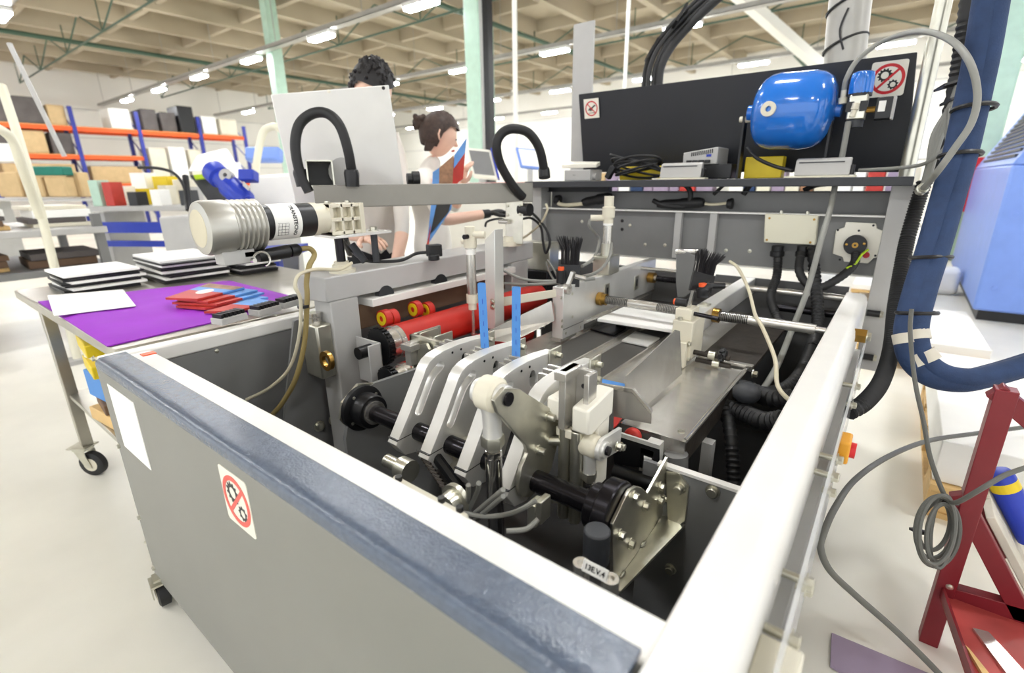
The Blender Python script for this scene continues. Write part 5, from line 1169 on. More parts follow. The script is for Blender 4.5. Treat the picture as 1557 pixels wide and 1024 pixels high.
def hair_cap(o, c, h, look, m, back=1.0, low=-.1, vol=1.08, front=.25, name='hair', tuft=0):
    l = Vector(look).normalized(); up = V(0, 0, 1); sd = l.cross(up).normalized(); up = sd.cross(l); mb = MB(); n, k = 40, 20; vs = []; fs = []; random.seed(9)
    for j in range(k+1):
        for i in range(n):
            q = 2*math.pi*i/n; fr = math.cos(q); lim = math.acos(max(-.9, min(.95, (front if fr > .35 else low+(front-low)*max(0, (fr+.15)/.5) if fr > -.15 else low-.25*back))))
            a = lim*j/k; r = math.sin(a); wob = 1+.018*math.sin(q*17+j*.9)+.012*math.sin(q*29-j*1.7)
            x = r*math.sin(q)*.36*vol*wob; y = r*math.cos(q)*.445*vol*wob; z = math.cos(a)
            if z < 0: x *= 1+.2*z; y *= 1+.15*z
            vs.append(Vector(c)+sd*(x*h)+l*(y*h)+up*(z*.5*h*vol*wob))
    for j in range(k):
        for i in range(n): i2 = (i+1) % n; fs.append((j*n+i, j*n+i2, (j+1)*n+i2, (j+1)*n+i))
    mb._add(vs, fs); cc = Vector(c)
    for t in range(tuft):                      # short locks standing off the cap
        p = random.choice(vs[:n*(k-1)]); d_ = (p-cc).normalized(); e_ = (d_*.55+V(random.uniform(-1, 1), random.uniform(-1, 1), random.uniform(-.6, .8))).normalized()
        mb.tube([p-d_*.010-e_*.010, p+d_*.0015, p-d_*.002+e_*.014], [.010, .011, .004], 6)
    return mb.build(name, m, o)
def pose(H, **over):
    j = {'pelvis': (0, 0, .53*H), 'waist': (0, .0, .61*H), 'chest': (0, .0, .73*H), 'neck0': (0, .01, .825*H), 'neck1': (0, .03, .875*H)}
    for k, e in (('r', 1), ('l', -1)):
        j.update({'sh'+k: (e*.105*H, 0, .80*H), 'el'+k: (e*.13*H, -.01, .63*H), 'wr'+k: (e*.13*H, .08, .50*H), 'pa'+k: (e*.13*H, .10, .485*H), 'hi'+k: (e*.055*H, 0, .50*H), 'kn'+k: (e*.058*H, .015, .28*H), 'an'+k: (e*.06*H, -.01, .045*H), 'to'+k: (e*.065*H, .13, .02*H)})
    j.update(over); return j
RAD = {'pelvis': (.125, .10), 'waist': (.115, .09), 'chest': (.135, .10), 'neck0': .055, 'neck1': .048, 'sh': .058, 'el': .038, 'wr': .026, 'pa': .022, 'hi': .085, 'kn': .055, 'an': .038, 'to': .03}
# ---- woman with a bun, turned to the right, holding a printed cover up to read it
Wh = P(668, 206, D=2.68); H = Wh.z+.115
wbase = V(Wh.x, Wh.y, 0)-V(.79, .61, 0)*.07
look = V(.52, .84, -.28)
face = (.86, .50)
fw = V(face[0], face[1], 0).normalized(); sw = V(fw.y, -fw.x, 0)
loc = lambda p: ((p-wbase).dot(sw), (p-wbase).dot(fw), p.z)
elr, wrr = P(672, 336, D=2.48), P(742, 325, D=2.60)
ell, wrl = P(692, 318, D=2.78), P(703, 282, D=2.60)
jw = pose(H, elr=loc(elr), wrr=loc(wrr), par=loc(wrr+(wrr-elr).normalized()*.02), ell=loc(ell), wrl=loc(wrl), pal=loc(wrl+(wrl-ell).normalized()*.02))
jw['neck1'] = (loc(Wh)[0], loc(Wh)[1]-.02, Wh.z-.10); jw['neck0'] = (0, .0, Wh.z-.17); jw['chest'] = (0, -.01, .74*H); jw['shr'] = (.135, .0, .795*H); jw['shl'] = (-.135, .0, .795*H)
rw = dict(RAD); rw.update({'chest': (.115, .095), 'waist': (.105, .085), 'pelvis': (.13, .11), 'neck0': .05, 'neck1': .043, 'sh': .055, 'el': .034, 'wr': .024})
pd = person('person', '', wbase, face, jw, rw, None)
head(pd, Wh, .225, look, 0)
hand(pd, wrr, (wrr-elr), (0, 0, -1), 4, .7, .95); hand(pd, wrl, V(.2, .1, 1), V(.5, .8, 0), 0, .7, .9)
zh = .80*H
def zone_w(a, b, z):
    if z < .50*H: return 2
    p = wbase+sw*a+fw*b+V(0, 0, z)
    dr = (p-elr).dot((wrr-elr).normalized()); 
    if dr > .0 and ((p-elr)-(wrr-elr).normalized()*dr).length < .065: return 0 if dr < (wrr-elr).length*.86 else 4
    if (p-wrl).length < .16 and z > wrl.z-.14: return 0
    if z > Wh.z-.112: return 0
    return 1
wo = finish(pd, 'person', 'person in a white shirt with brown hair in a bun, reading a printed cover', ('skin', 'shirt_white', 'trousers_black', 'hair_brown', 'black_rubber', 'sign_black', 'print_red'), zone_w)
hair_cap(wo, Wh, .225, look, 'hair_brown', back=1.6, low=-.15, vol=1.12, front=.42)
bun = P(640, 187, D=2.66)
b = MB(); b.ball(bun, .042, (1, 1, .95)); random.seed(2)
for k in range(26):
    a, e = random.uniform(0, 6.28), random.uniform(-1, 1); b.ball(bun+V(math.cos(a)*.032, math.sin(a)*.032, e*.03), .016, (1, 1, 1), 7, 5)
b.build('hair_bun', 'hair_brown', wo)
b = MB()
for k in range(9): b.tube(spl([P(650+k*2, 212, D=2.63), P(647+k*1.5, 222, D=2.62), P(646+k, 230, D=2.62)], 4), [.007]*4+[.005]*4+[.0015], 5)
b.build('loose_hair', 'hair_brown', wo)
# the printed cover she holds, folded open
cv = thing('printed_cover', 'open printed cover in blue and red held up by the person with the bun', 'book cover', P(680, 300, D=2.470))
def quad(pts, m, nm, D=2.450): MB().prism([P(x, y, D=d) for x, y, d in pts], FWD*.003).build(nm, m, cv, smooth=False)
quad(((690, 240, 2.480), (709, 211, 2.540), (704, 272, 2.540), (688, 284, 2.480)), 'print_red', 'red_panel')
quad(((691, 236, 2.477), (709.5, 210, 2.537), (707, 232, 2.537), (690, 256, 2.477)), 'print_blue', 'blue_panel')
quad(((668, 255, 2.460), (690, 236, 2.480), (688, 284, 2.480), (667, 298, 2.460)), 'print_mixed', 'picture_panel')
quad(((658, 262, 2.450), (668, 255, 2.460), (667, 298, 2.460), (656, 305, 2.450)), 'print_blue', 'blue_panel')
quad(((656, 305, 2.400), (690, 290, 2.400), (686, 318, 2.380), (649, 374, 2.360)), 'print_blue', 'blue_panel')
quad(((664, 310, 2.392), (690, 292, 2.394), (682, 322, 2.372), (654, 356, 2.362)), 'sign_black', 'picture_panel')
quad(((651, 362, 2.355), (655, 340, 2.365), (652, 374, 2.352), (648, 374, 2.352)), 'print_red', 'red_panel')
# ---- man behind the control box, looking down
Mh = P(566, 137, D=2.42); H = Mh.z+.125
mf = -FWD.copy(); mf.z = 0; mf = (mf.normalized()*.75+V(.79, .61, 0)*.65).normalized(); mbase = V(Mh.x, Mh.y, 0)-mf*.13
sm = V(mf.y, -mf.x, 0); loc = lambda p: ((p-mbase).dot(sm), (p-mbase).dot(mf), p.z)
elr, wrr = P(516, 352, D=2.38), P(556, 362, D=2.22); ell, wrl = P(612, 352, D=2.52), P(598, 425, D=2.46)
jm = pose(H, elr=loc(elr), wrr=loc(wrr), par=loc(wrr+(wrr-elr).normalized()*.02), ell=loc(ell), wrl=loc(wrl), pal=loc(wrl+(wrl-ell).normalized()*.02))
jm['neck1'] = (loc(Mh)[0], loc(Mh)[1]-.03, Mh.z-.10)
pd = person('person', '', mbase, mf, jm, RAD, None)
lookm = V(mf.x, mf.y, -.55)
head(pd, Mh, .250, lookm, 0); hand(pd, wrr, (wrr-elr), (0, 0, -1), 0, .5); hand(pd, wrl, (wrl-ell), -mf, 0, .5, thumb=-1)
def zone_m(a, b, z):
    p = mbase+sm*a+mf*b+V(0, 0, z)
    for e, w_ in ((elr, wrr), (ell, wrl)):
        d = (w_-e); t = (p-e).dot(d.normalized())
        if 0.02 < t and ((p-e)-d.normalized()*t).length < .07: return 0
    if z < .48*H: return 2
    if z > Mh.z-.175 and abs(a) < .09: return 0
    return 1
mo = finish(pd, 'person', 'person with short black hair and a pale grey shirt behind the control box', ('skin', 'shirt_grey', 'trousers_black', 'hair_black', 'black_rubber', 'sign_black', 'print_red'), zone_m)
hair_cap(mo, Mh, .250, lookm, 'hair_black', back=1.2, low=-.05, vol=1.14, front=.36, tuft=140)
# ================================================================ far left: pallet rack on the wall side
rack = thing('pallet_rack', 'tall pallet rack with orange beams and blue uprights along the wall', 'rack', (-20.5, 6, 0))
for y in (2.6, 4.6, 6.25, 8.07, 9.6):
    for x in (-20.0, -21.0):
        MB().box(x-.05, x+.05, y-.05, y+.05, 0, 3.5 if y < 9 else 3.3).build('upright', 'rack_blue', rack)
    b = MB()
    for k in range(5): b.cyl((-20, y, .2+.65*k), (-21, y, .2+.65*(k+1)), .02, 6)
    b.build('brace', 'rack_blue', rack)
for z, y1 in ((2.88, 9.6), (2.08, 6.25), (1.25, 9.6)):
    for x in (-20.0, -21.0): MB().box(x-.03, x+.03, -.6, y1, z-.06, z+.06).build('beam', 'orange_beam', rack)
    MB().box(-21, -20, -.6, y1, z+.06, z+.08).build('deck', 'wood', rack)
random.seed(21)
def goods(y0, y1, z, h, m, lb):
    x0 = -20.95; o = MB().box(x0, -20.05, y0, y1, z+.082, z+.082+h).build('pallet_load', m, None, bevel=.03); tag(o, lb, 'pallet load', 'pallet loads in the far rack')
for a in ((2.75, 3.3, 2.88, .75, 'dark_goods', 'dark wrapped pallet load on the upper orange beam, first bay'), (3.4, 4.0, 2.88, .7, 'dark_goods', 'second dark wrapped load on the upper orange beam'), (4.1, 4.5, 2.88, .55, 'cardboard', 'cardboard load on the upper orange beam beside a blue upright'),
          (5.55, 6.1, 2.88, .6, 'white_paper', 'white wrapped load on the upper orange beam'), (6.4, 6.85, 2.88, .65, 'dark_goods', 'tall dark load right of the white one in the rack'), (6.95, 7.4, 2.88, .6, 'dark_goods', 'grey load in the middle of the upper rack bay'), (7.5, 7.98, 2.88, .85, 'black_plastic', 'black wrapped load on the upper orange beam'), (8.2, 8.7, 2.88, .6, 'white_paper', 'white load right of the black one in the rack'), (8.8, 9.4, 2.88, .55, 'old_white', 'cream load at the far end of the upper beam'),
          (2.75, 3.2, 2.08, .6, 'dark_goods', 'dark load on the lower orange beam'), (3.3, 3.9, 2.08, .62, 'cardboard', 'cardboard load on the lower orange beam'), (4.0, 4.5, 2.08, .6, 'dark_goods', 'grey load on the lower orange beam beside the cardboard one'), (4.75, 6.1, 1.25, .5, 'cardboard', 'wide cardboard load in the bottom bay of the rack'),
          (6.4, 6.9, 1.25, 1.1, 'old_white', 'cream tall load in the bottom bay of the rack'), (7.0, 7.5, 1.25, 1.15, 'white_paper', 'white tall load in the bottom bay of the rack'), (7.6, 8.0, 1.25, 1.1, 'old_white', 'cream load beside the far blue upright'), (8.2, 9.3, 1.25, .7, 'white_paper', 'low white load at the far end of the rack'),
          (2.8, 4.4, 1.25, .55, 'cardboard', 'wide cardboard load below the lower orange beam')): goods(*a)
# ================================================================ near-left shelf trolley with boards
sh = thing('shelf_trolley', 'grey two-level shelf trolley with cream tube posts', 'shelf', (-5.8, .6, 0))
for z in (.60, .90): MB().box(-6.5, -5.1, -.5, 1.22, z-.05, z).build('shelf', 'mid_grey' if z < .7 else 'light_grey', sh, bevel=.006)
for x in (-6.45, -5.15):
    for y in (-.45, 1.17): MB().box(x-.03, x+.03, y-.03, y+.03, 0, 1.0).build('post', 'mid_grey', sh)
random.seed(8)
def pile(cx, cy, z, seq, sx_, sy_, lb, grp, nm='board_pad'):
    for k, (m, h) in enumerate(seq):
        o = MB().cb((cx+random.uniform(-.02, .02), cy+random.uniform(-.02, .02), z+h/2), sx_, sy_, h, random.uniform(-.05, .05)).build(nm, m, None, bevel=.004)
        tag(o, f"{({'white_paper': 'white', 'brown_board': 'brown', 'dark_goods': 'dark grey', 'wood': 'tan', 'old_white': 'cream', 'black_plastic': 'black', 'teal_goods': 'teal', 'cardboard': 'cardboard'})[m]} pad, {('first', 'second', 'third', 'fourth', 'fifth')[k]} from below in the {lb}", 'pad', grp); z += h+.001
pile(-5.55, .40, .901, (('wood', .03), ('brown_board', .04), ('dark_goods', .03), ('white_paper', .05)), .5, .55, 'first pile on the shelf trolley', 'pads on the shelf trolley')
pile(-5.6, 1.0, .901, (('old_white', .03), ('dark_goods', .04), ('white_paper', .06), ('old_white', .03)), .5, .36, 'second pile on the shelf trolley', 'pads on the shelf trolley')
pile(-5.5, .38, .601, (('wood', .03), ('brown_board', .05), ('brown_board', .04)), .5, .45, 'first lower pile on the shelf trolley', 'pads on the shelf trolley')
pile(-5.5, .95, .601, (('brown_board', .06), ('dark_goods', .05)), .5, .42, 'second lower pile on the shelf trolley', 'pads on the shelf trolley')
# cream tube frame standing left of it
tf = thing('tube_frame', 'cream bent tube frame with thin stay beside the shelf trolley', 'frame', P(45, 300, D=3.20)-V(0, 0, 1.1))
MB().tube(spl([P(-30, 190, D=2.79), P(0, 197, D=2.87), P(20, 215, D=2.95), P(32, 250, D=3.03), P(50, 300, D=3.20), P(62, 332, D=3.28)], 6), .026, 12).build('tube', 'cream_plastic', tf)
MB().tube([P(2, 130, D=3.28), P(22, 190, D=3.28), P(44, 262, D=3.28), P(60, 315, D=3.36)], .026, 12).build('tube', 'cream_plastic', tf)
MB().tube([P(14, 66, D=3.44), P(50, 140, D=3.53), P(98, 238, D=3.69)], .016, 8).build('stay', 'light_grey', tf)
MB().hexa([P(-40, 218, D=3.77), P(18, 218, D=3.77), P(28, 245, D=3.77), P(-40, 245, D=3.77)]+[P(x, y, D=3.81) for x, y in ((-40, 218), (18, 218), (28, 245), (-40, 245))]).build('white_panel', 'white_paper', tf)
MB().box(tf.location.x-.07, tf.location.x+.07, tf.location.y-.07, tf.location.y+.07, 0, .03).build('foot', 'light_grey', tf)
MB().tube([P(60, 315, D=3.36), V(tf.location.x, tf.location.y, .02)], .026, 12).build('tube', 'cream_plastic', tf)
# teal and cardboard row behind
for i, (x0, x1, y0, y1, D, m, lb) in enumerate(((42, 96, 253, 267, 7.3, 'teal_goods', 'teal roll standing on cardboard boxes'), (40, 70, 269, 300, 7.4, 'cardboard', 'cardboard box below the teal roll, near end'), (74, 104, 269, 300, 7.4, 'cardboard', 'cardboard box below the teal roll, far end'), (0, 36, 262, 300, 7.4, 'cardboard', 'cardboard box behind the cream tube frame'), (108, 128, 262, 300, 7.6, 'cardboard', 'cardboard box beside the colourful goods table'))):
    a, b_, c = P(x0, y1, D=D), P(x1, y1, D=D), P(x0, y0, D=D); e = (b_-a); n_ = V(-e.y, e.x, 0).normalized()
    o = MB().hexa([a, b_, b_+n_*.2, a+n_*.2, a+V(0, 0, c.z-a.z), b_+V(0, 0, c.z-a.z), b_+n_*.2+V(0, 0, c.z-a.z), a+n_*.2+V(0, 0, c.z-a.z)]).build('stored_box' if i else 'roll', m, None, bevel=.02); tag(o, lb, 'box' if i else 'roll')
st = thing('store_shelf', 'long plain shelf carrying cardboard boxes behind the tube frame', 'shelf', P(60, 302, D=7.6)*1-V(0, 0, P(60, 302, D=7.6).z))
a, b_ = P(-40, 301, D=7.4), P(135, 301, D=7.4); zt_ = min(a.z, b_.z)-.02; e = (b_-a).normalized(); n_ = V(-e.y, e.x, 0)
MB().obox((a+b_)/2*1+n_*.25+V(0, 0, zt_-(a.z+b_.z)/2), e, n_, (0, 0, 1), 1.9, .6, .03).build('board', 'light_grey', st)
for t in (-.85, .85): MB().obox(V(((a+b_)/2+n_*.25+e*t).x, ((a+b_)/2+n_*.25+e*t).y, zt_/2-.01), e, n_, (0, 0, 1), .05, .5, zt_-.02).build('leg', 'light_grey', st)
# goods table with colourful packs
gt = thing('goods_table', 'grey packing table with blue front rail behind the trolley table', 'table', (-5.8, 2.0, 0))
a, b_ = P(140, 322, D=5.2), P(300, 312, D=5.0); e = (b_-a); e.z = 0; L_ = e.length; e.normalize(); n_ = V(-e.y, e.x, 0); mid = (a+b_)/2; gz = mid.z
MB().obox(mid+n_*.35, e, n_, (0, 0, 1), L_, .8, .05).build('table_top', 'light_grey', gt, bevel=.005)
MB().obox(mid+V(0, 0, -.19)-n_*.04, e, n_, (0, 0, 1), L_*.92, .05, .11).build('blue_rail', 'royal_blue', gt)
MB().obox(mid+V(0, 0, -.36)-n_*.02, e, n_, (0, 0, 1), L_*.9, .05, .06).build('blue_rail', 'royal_blue', gt)
for t in (-.46, .46):
    q = mid+e*(t*L_); MB().obox(V(q.x, q.y, gz/2-.02)+n_*.3, e, n_, (0, 0, 1), .06, .5, gz-.04).build('leg', 'light_grey', gt)
packs = [(150, 28, .26, 'green_paint', 'pale green pack'), (136+20, 20, .20, 'white_paper', 'white pack'), (170, 24, .24, 'print_red', 'red and orange pack'), (186, 20, .17, 'yellow_plastic', 'yellow pack'), (205, 24, .14, 'black_plastic', 'black pack'), (222, 20, .2, 'old_white', 'cream pack'), (240, 24, .16, 'white_paper', 'white low pack'), (262, 24, .18, 'light_grey', 'grey pack'), (282, 20, .15, 'charcoal', 'charcoal pack')]
for i, (x, w_, h, m, lb) in enumerate(packs):
    t = (x-140)/160; q = mid+e*((t-.5)*L_)+n_*(.08+.26*(i % 2)); pw = L_*.085
    o = MB().obox(V(q.x, q.y, gz+.0255+h/2), e, n_, (0, 0, 1), pw, .14, h).build('goods_pack', m, None, bevel=.004); tag(o, lb+' standing on the packing table', 'pack', 'packs on the packing table')
for i, (t, h, m, lb) in enumerate(((-.40, .34, 'white_paper', 'tall white carton at the back of the packing table'), (-.18, .30, 'yellow_plastic', 'pale yellow carton at the back of the packing table'), (.02, .26, 'old_white', 'cream carton at the back of the packing table'))):
    q = mid+e*(t*L_)+n_*.60; o = MB().obox(V(q.x, q.y, gz+.0255+h/2), e, n_, (0, 0, 1), L_*.15, .16, h).build('carton', m, None, bevel=.004); tag(o, lb, 'carton')
# ================================================================ blue machine behind the trolley table
bm_ = thing('feeder_machine', 'white and royal blue feeder machine with tilted dark screen behind the gear motor', 'machine', V(-3.8, 2.2, 0))
q = P(402, 470, D=3.05)
for x in (380, 420): 
    a = P(x, 396, D=3.1); MB().obox(V(a.x, a.y, a.z/2), (.79, .61, 0), (-.61, .79, 0), (0, 0, 1), .055, .06, a.z).build('leg', 'royal_blue', bm_, bevel=.003)
a, b_ = P(345, 388, D=3.1), P(455, 380, D=3.15); MB().obox((a+b_)/2, b_-a, (-.61, .79, 0), (0, 0, 1), (b_-a).length, .3, .05).build('frame_bar', 'royal_blue', bm_)
MB().hexa([P(345, 440, D=3.4), P(455, 440, D=3.4), P(455, 440, D=3.9), P(345, 440, D=3.9), P(345, 392, D=3.4), P(455, 384, D=3.4), P(455, 384, D=3.9), P(345, 392, D=3.9)]).build('body', 'mid_grey', bm_, bevel=.01)
sc_ = [P(288, 266, D=3.5), P(338, 262, D=3.5), P(392, 325, D=3.3), P(330, 325, D=3.3)]
n_ = (sc_[1]-sc_[0]).cross(sc_[3]-sc_[0]).normalized()
MB().prism(sc_, n_*.05).build('screen', 'charcoal', bm_, bevel=.006)
MB().prism([P(295, 268, D=3.46), P(316, 266, D=3.46), P(320, 272, D=3.44), P(298, 274, D=3.44)], n_*-.01).build('display', 'green_wire', bm_)
a, b_ = P(322, 258, D=3.3), P(372, 305, D=3.2); d = (b_-a).normalized()
MB().lathe(a, b_, [(0, .06), (.02, .075), (.10, .075), (.11, .06), ((b_-a).length*.55, .06), ((b_-a).length*.56, .075), ((b_-a).length, .07), ((b_-a).length+.03, .05)], 20).build('motor', 'royal_blue', bm_)
q = P(342, 266, D=3.18); MB().ring(q, q+FWD*.05, .040, .014, 22).build('motor_flange', 'light_grey', bm_)
q = P(374, 283, D=3.14); MB().obox(q, d, UPV, FWD, .05, .03, .02).build('rating_plate', 'light_grey', bm_)
q = P(378, 268, D=3.2); MB().obox(q, RGT, UPV, FWD, .10, .07, .08).build('terminal_box', 'royal_blue', bm_, bevel=.008)
MB().hexa([P(300, 236, D=3.9), P(345, 225, D=3.9), P(345, 225, D=4.3), P(300, 236, D=4.3), P(285, 262, D=3.7), P(365, 258, D=3.7), P(365, 258, D=4.3), P(285, 262, D=4.3)]).build('hood', 'white_paper', bm_, bevel=.02)
MB().hexa([P(380, 330, D=3.6), P(460, 330, D=3.6), P(460, 330, D=4.4), P(380, 330, D=4.4), P(380, 268, D=3.6), P(460, 262, D=3.6), P(460, 262, D=4.4), P(380, 268, D=4.4)]).build('cabinet', 'white_paper', bm_, bevel=.02)
MB().tube(spl([P(388, 262, D=4.0), P(396, 215, D=4.0), P(405, 196, D=4.0), P(425, 195, D=4.0), P(440, 225, D=4.0), P(446, 258, D=4.0)], 6), .03, 10).build('handle_frame', 'cream_plastic', bm_)
MB().obox(P(402, 236, D=4.3), RGT, UPV, FWD, .30, .12, .1).build('blue_tub', 'machine_blue', bm_, bevel=.02)
MB().tube(spl([P(210, 255, D=3.3), P(240, 256, D=3.3), P(265, 264, D=3.3), P(280, 285, D=3.3), P(284, 315, D=3.3)], 6), .010, 8).build('lamp_arm', 'black_rubber', bm_)
MB().cyl(P(282, 268, D=3.35), P(287, 320, D=3.3), .02, 10).build('lamp_post', 'black_plastic', bm_)
fx = P(350, 300, D=3.6); MB().obox(V(fx.x, fx.y, .5), (.79, .61, 0), (-.61, .79, 0), (0, 0, 1), .7, .6, 1.0).build('base', 'light_grey', bm_, bevel=.01)
# ================================================================ behind the woman: screens, counters
ct = thing('work_counter', 'white work counter with red edge behind the swing arm', 'counter', (-2.9, 3.9, 0))
a, b_ = P(690, 279, D=3.6), P(815, 276, D=3.9); e = (b_-a); e.z = 0; L_ = e.length; e.normalize(); n_ = V(-e.y, e.x, 0); mid = (a+b_)/2
MB().obox(mid+n_*.35-V(0, 0, .02), e, n_, (0, 0, 1), L_*1.2, .7, .04).build('top', 'white_paper', ct); MB().obox(mid-V(0, 0, .012), e, n_, (0, 0, 1), L_*1.2, .012, .02).build('edge', 'print_red', ct)
MB().obox(V(mid.x, mid.y, (mid.z-.04)/2)+n_*.35, e, n_, (0, 0, 1), L_*1.15, .6, mid.z-.04).build('cabinet', 'white_plastic', ct)
ctop = mid.z+.001
for i, (x, y, D, w_, h, lb) in enumerate(((733, 250, 3.9, .20, .24, 'grey screen housing with blue edge behind the person with the bun'), (806, 242, 5.2, .26, .22, 'pale blue framed screen behind the looped hose'))):
    q = P(x, y, D=D); t = thing('screen_unit', lb, 'screen', (q.x, q.y, ctop if i == 0 else 0))
    MB().obox(q, RGT+UPV*-.1, UPV+RGT*-.25, FWD, w_, h, .06).build('housing', 'white_plastic' if i == 0 else 'machine_blue', t, bevel=.015)
    MB().obox(q-FWD*.032, RGT+UPV*-.1, UPV+RGT*-.25, FWD, w_*.8, h*.8, .004).build('panel', 'mid_grey' if i == 0 else 'white_paper', t)
    MB().obox(q+RGT*(w_*.52), UPV+RGT*-.25, RGT, FWD, h, .012, .07).build('edge', 'royal_blue', t)
    MB().cyl((q.x, q.y, ctop if i == 0 else 0), (q.x, q.y, q.z), .03, 10).build('stand', 'light_grey', t)
# clutter seen through the slot below the shelf: a long bookcase
bc = thing('book_rack', 'long white rack of coloured packs seen through the slot below the shelf', 'rack', (-2.2, 9.0, 0))
for z in (.1, .55, 1.0, 1.45): MB().box(-5.2, .3, 8.9, 9.4, z-.03, z).build('shelf', 'wall_white', bc)
for x in (-5.2, -2.5, .3): MB().box(x-.03, x+.03, 8.9, 9.4, 0, 1.6).build('side', 'wall_white', bc)
random.seed(31); cols = ('print_red', 'print_blue', 'white_paper', 'cream_plastic', 'lilac_board', 'brown_board', 'hose_blue', 'old_white', 'cardboard', 'print_mixed')
cn = ('red', 'pale blue', 'white', 'pale cream', 'lilac', 'brown', 'dark blue', 'ivory', 'cardboard', 'patterned tan')
for zi, z in enumerate((.10, .55, 1.0)):
    x = -5.1
    while x < .15:
        w_ = random.uniform(.12, .30)
        if x+w_ > .25: break
        if not (-2.6 < x+w_ and x < -2.4):
            k = random.randrange(len(cols)); o = MB().box(x, x+w_, 8.95, 9.3, z+.0005, z+random.uniform(.22, .38)).build('file_pack', cols[k], None, bevel=.01)
            tag(o, f"{cn[k]} pack on the {('bottom', 'middle', 'top')[zi]} board of the book rack", 'pack', f"{cn[k]} packs on the {('bottom', 'middle', 'top')[zi]} board of the book rack")
        x += w_+.02
# ================================================================ right side: blue hoses, cables, cart, pallets, cabinet
hb = thing('hose_pair', 'pair of thick blue sleeved hoses hanging past the machine and bending away', 'hose', P(1380, 570, Y=1.75))
def hpath(off, dy):
    pts = [(1510, -60, 1.95), (1497, 20, 1.95), (1485, 90, 1.95), (1468, 170, 1.95), (1452, 240, 1.93), (1432, 310, 1.90), (1412, 380, 1.86), (1390, 450, 1.80), (1378, 505, 1.76), (1385, 545, 1.74), (1415, 572, 1.74), (1460, 580, 1.76), (1510, 570, 1.80), (1570, 552, 1.85), (1640, 530, 1.9)]
    return [P(x+off, y+dy, Y=Y) for x, y, Y in pts]
for off, dy, r in ((0, 0, .031), (17, -5, .027)): 
    MB().tube(spl(hpath(off, dy), 8), r, 18).build('hose', 'hose_blue', hb)
for x, y in ((1378, 500), (1400, 545)): pass
for (x0, y0, Y0), (x1, y1, Y1) in (((1377, 508, 1.76), (1380, 523, 1.75)), ((1386, 540, 1.745), (1397, 556, 1.74))):
    MB().tube([P(x0, y0, Y=Y0), P(x1, y1, Y=Y1)], .0335, 18).build('tape_band', 'plank_grey', hb); MB().tube([P(x0+17, y0-5, Y=Y0), P(x1+17, y1-6, Y=Y1)], .0295, 18).build('tape_band', 'plank_grey', hb)
for x, y, Y in ((1473, 165, 1.95), (1452, 236, 1.93), (1407, 392, 1.86), (1386, 476, 1.79)):
    c = P(x+8, y, Y=Y); b = MB(); b.tube([c+RGT*(.050*math.cos(a))+FWD*(.040*math.sin(a))+UPV*(.004*math.sin(a)) for a in [i*math.pi/9 for i in range(18)]], .006, 6, True); b.build('cable_tie', 'black_plastic', hb)
# grey and black cable bundle beside it
cbn = thing('cable_bundle', 'bundle of grey and black cables in spiral wrap beside the blue hoses', 'cable', P(1420, 300, Y=2.0))
l, rr_ = corrugated(spl([P(1482, -50, Y=2.2), P(1470, 40, Y=2.2), P(1458, 120, Y=2.2), P(1446, 180, Y=2.2), P(1436, 225, Y=2.2), P(1430, 262, Y=2.2)], 8), .026, .016, .07)
MB().tube(l, rr_, 12).build('spiral_wrap', 'black_rubber', cbn)
for k in range(4):
    MB().tube(spl([P(1462-k*2, 130, Y=2.12), P(1452-k*3, 165, Y=2.12), P(1432-k*4, 205, Y=2.12), P(1418-k*2, 250, Y=2.12), P(1410-k*2, 280, Y=2.13)], 6), .008, 8).build('cable', 'cable_grey', cbn)
for x, y in ((1443, 128), (1452, 150)):
    q = P(x+4, y, Y=2.14); MB().obox(q, RGT+UPV*.3, UPV, FWD, .08, .008, .04).build('cable_tie', 'black_plastic', cbn)
l, rr_ = corrugated(spl([P(1406, 276, Y=2.17), P(1396, 306, Y=2.16), P(1386, 340, Y=2.14), P(1376, 380, Y=2.10), P(1362, 460, Y=2.0), P(1355, 530, Y=1.85), P(1340, 580, Y=1.7), P(1315, 612, Y=1.55), P(1290, 627, Y=1.5)], 8), .021, .008, .09)
MB().tube(l, rr_, 12).build('conduit', 'black_rubber', M)
# hanging cable with a tied coil
hc = thing('hanging_cable', 'grey cable hanging from the blue hoses with a tied coil at its end', 'cable', P(1425, 850, D=1.16))
MB().tube(spl([P(1386, 470, Y=1.655), P(1384, 500, Y=1.645), P(1387, 545, Y=1.63), P(1393, 590, D=1.28), P(1404, 640, D=1.25), P(1413, 690, D=1.22), P(1426, 730, D=1.19), P(1440, 762, D=1.17)], 8), .0052, 8).build('cable', 'cable_dark', hc)
random.seed(6)
for k in range(6):
    Dk = 1.13+.012*k; c = P(1425+(0, 5, -3, 7, -5, 2)[k], 806+(0, 5, -4, 3, -8, 6)[k], D=Dk); a_, b_ = (27, 21, 30, 17, 24, 32)[k], (52, 44, 47, 55, 39, 50)[k]
    pts = [c+RGT*(a_*Dk/747*math.cos(t)+.10*b_*Dk/747*math.sin(t))+UPV*(b_*Dk/747*math.sin(t)) for t in [i*math.pi/8 for i in range(16)]]
    MB().tube(spl(pts, 3, True), .0048, 7, True).build('coil_loop', 'cable_dark', hc)
for x, y in ((1443, 764), (1397, 808)):
    q = P(x, y, D=1.16); MB().obox(q, RGT, UPV, FWD, .022, .006, .03).build('cable_tie', 'black_plastic', hc)
MB().tube(spl([P(1440, 762, D=1.17), P(1456, 764, D=1.10), P(1495, 742, D=1.05), P(1530, 722, D=1.05), P(1580, 705, D=1.06)], 8), .0052, 8).build('cable', 'cable_dark', hc)
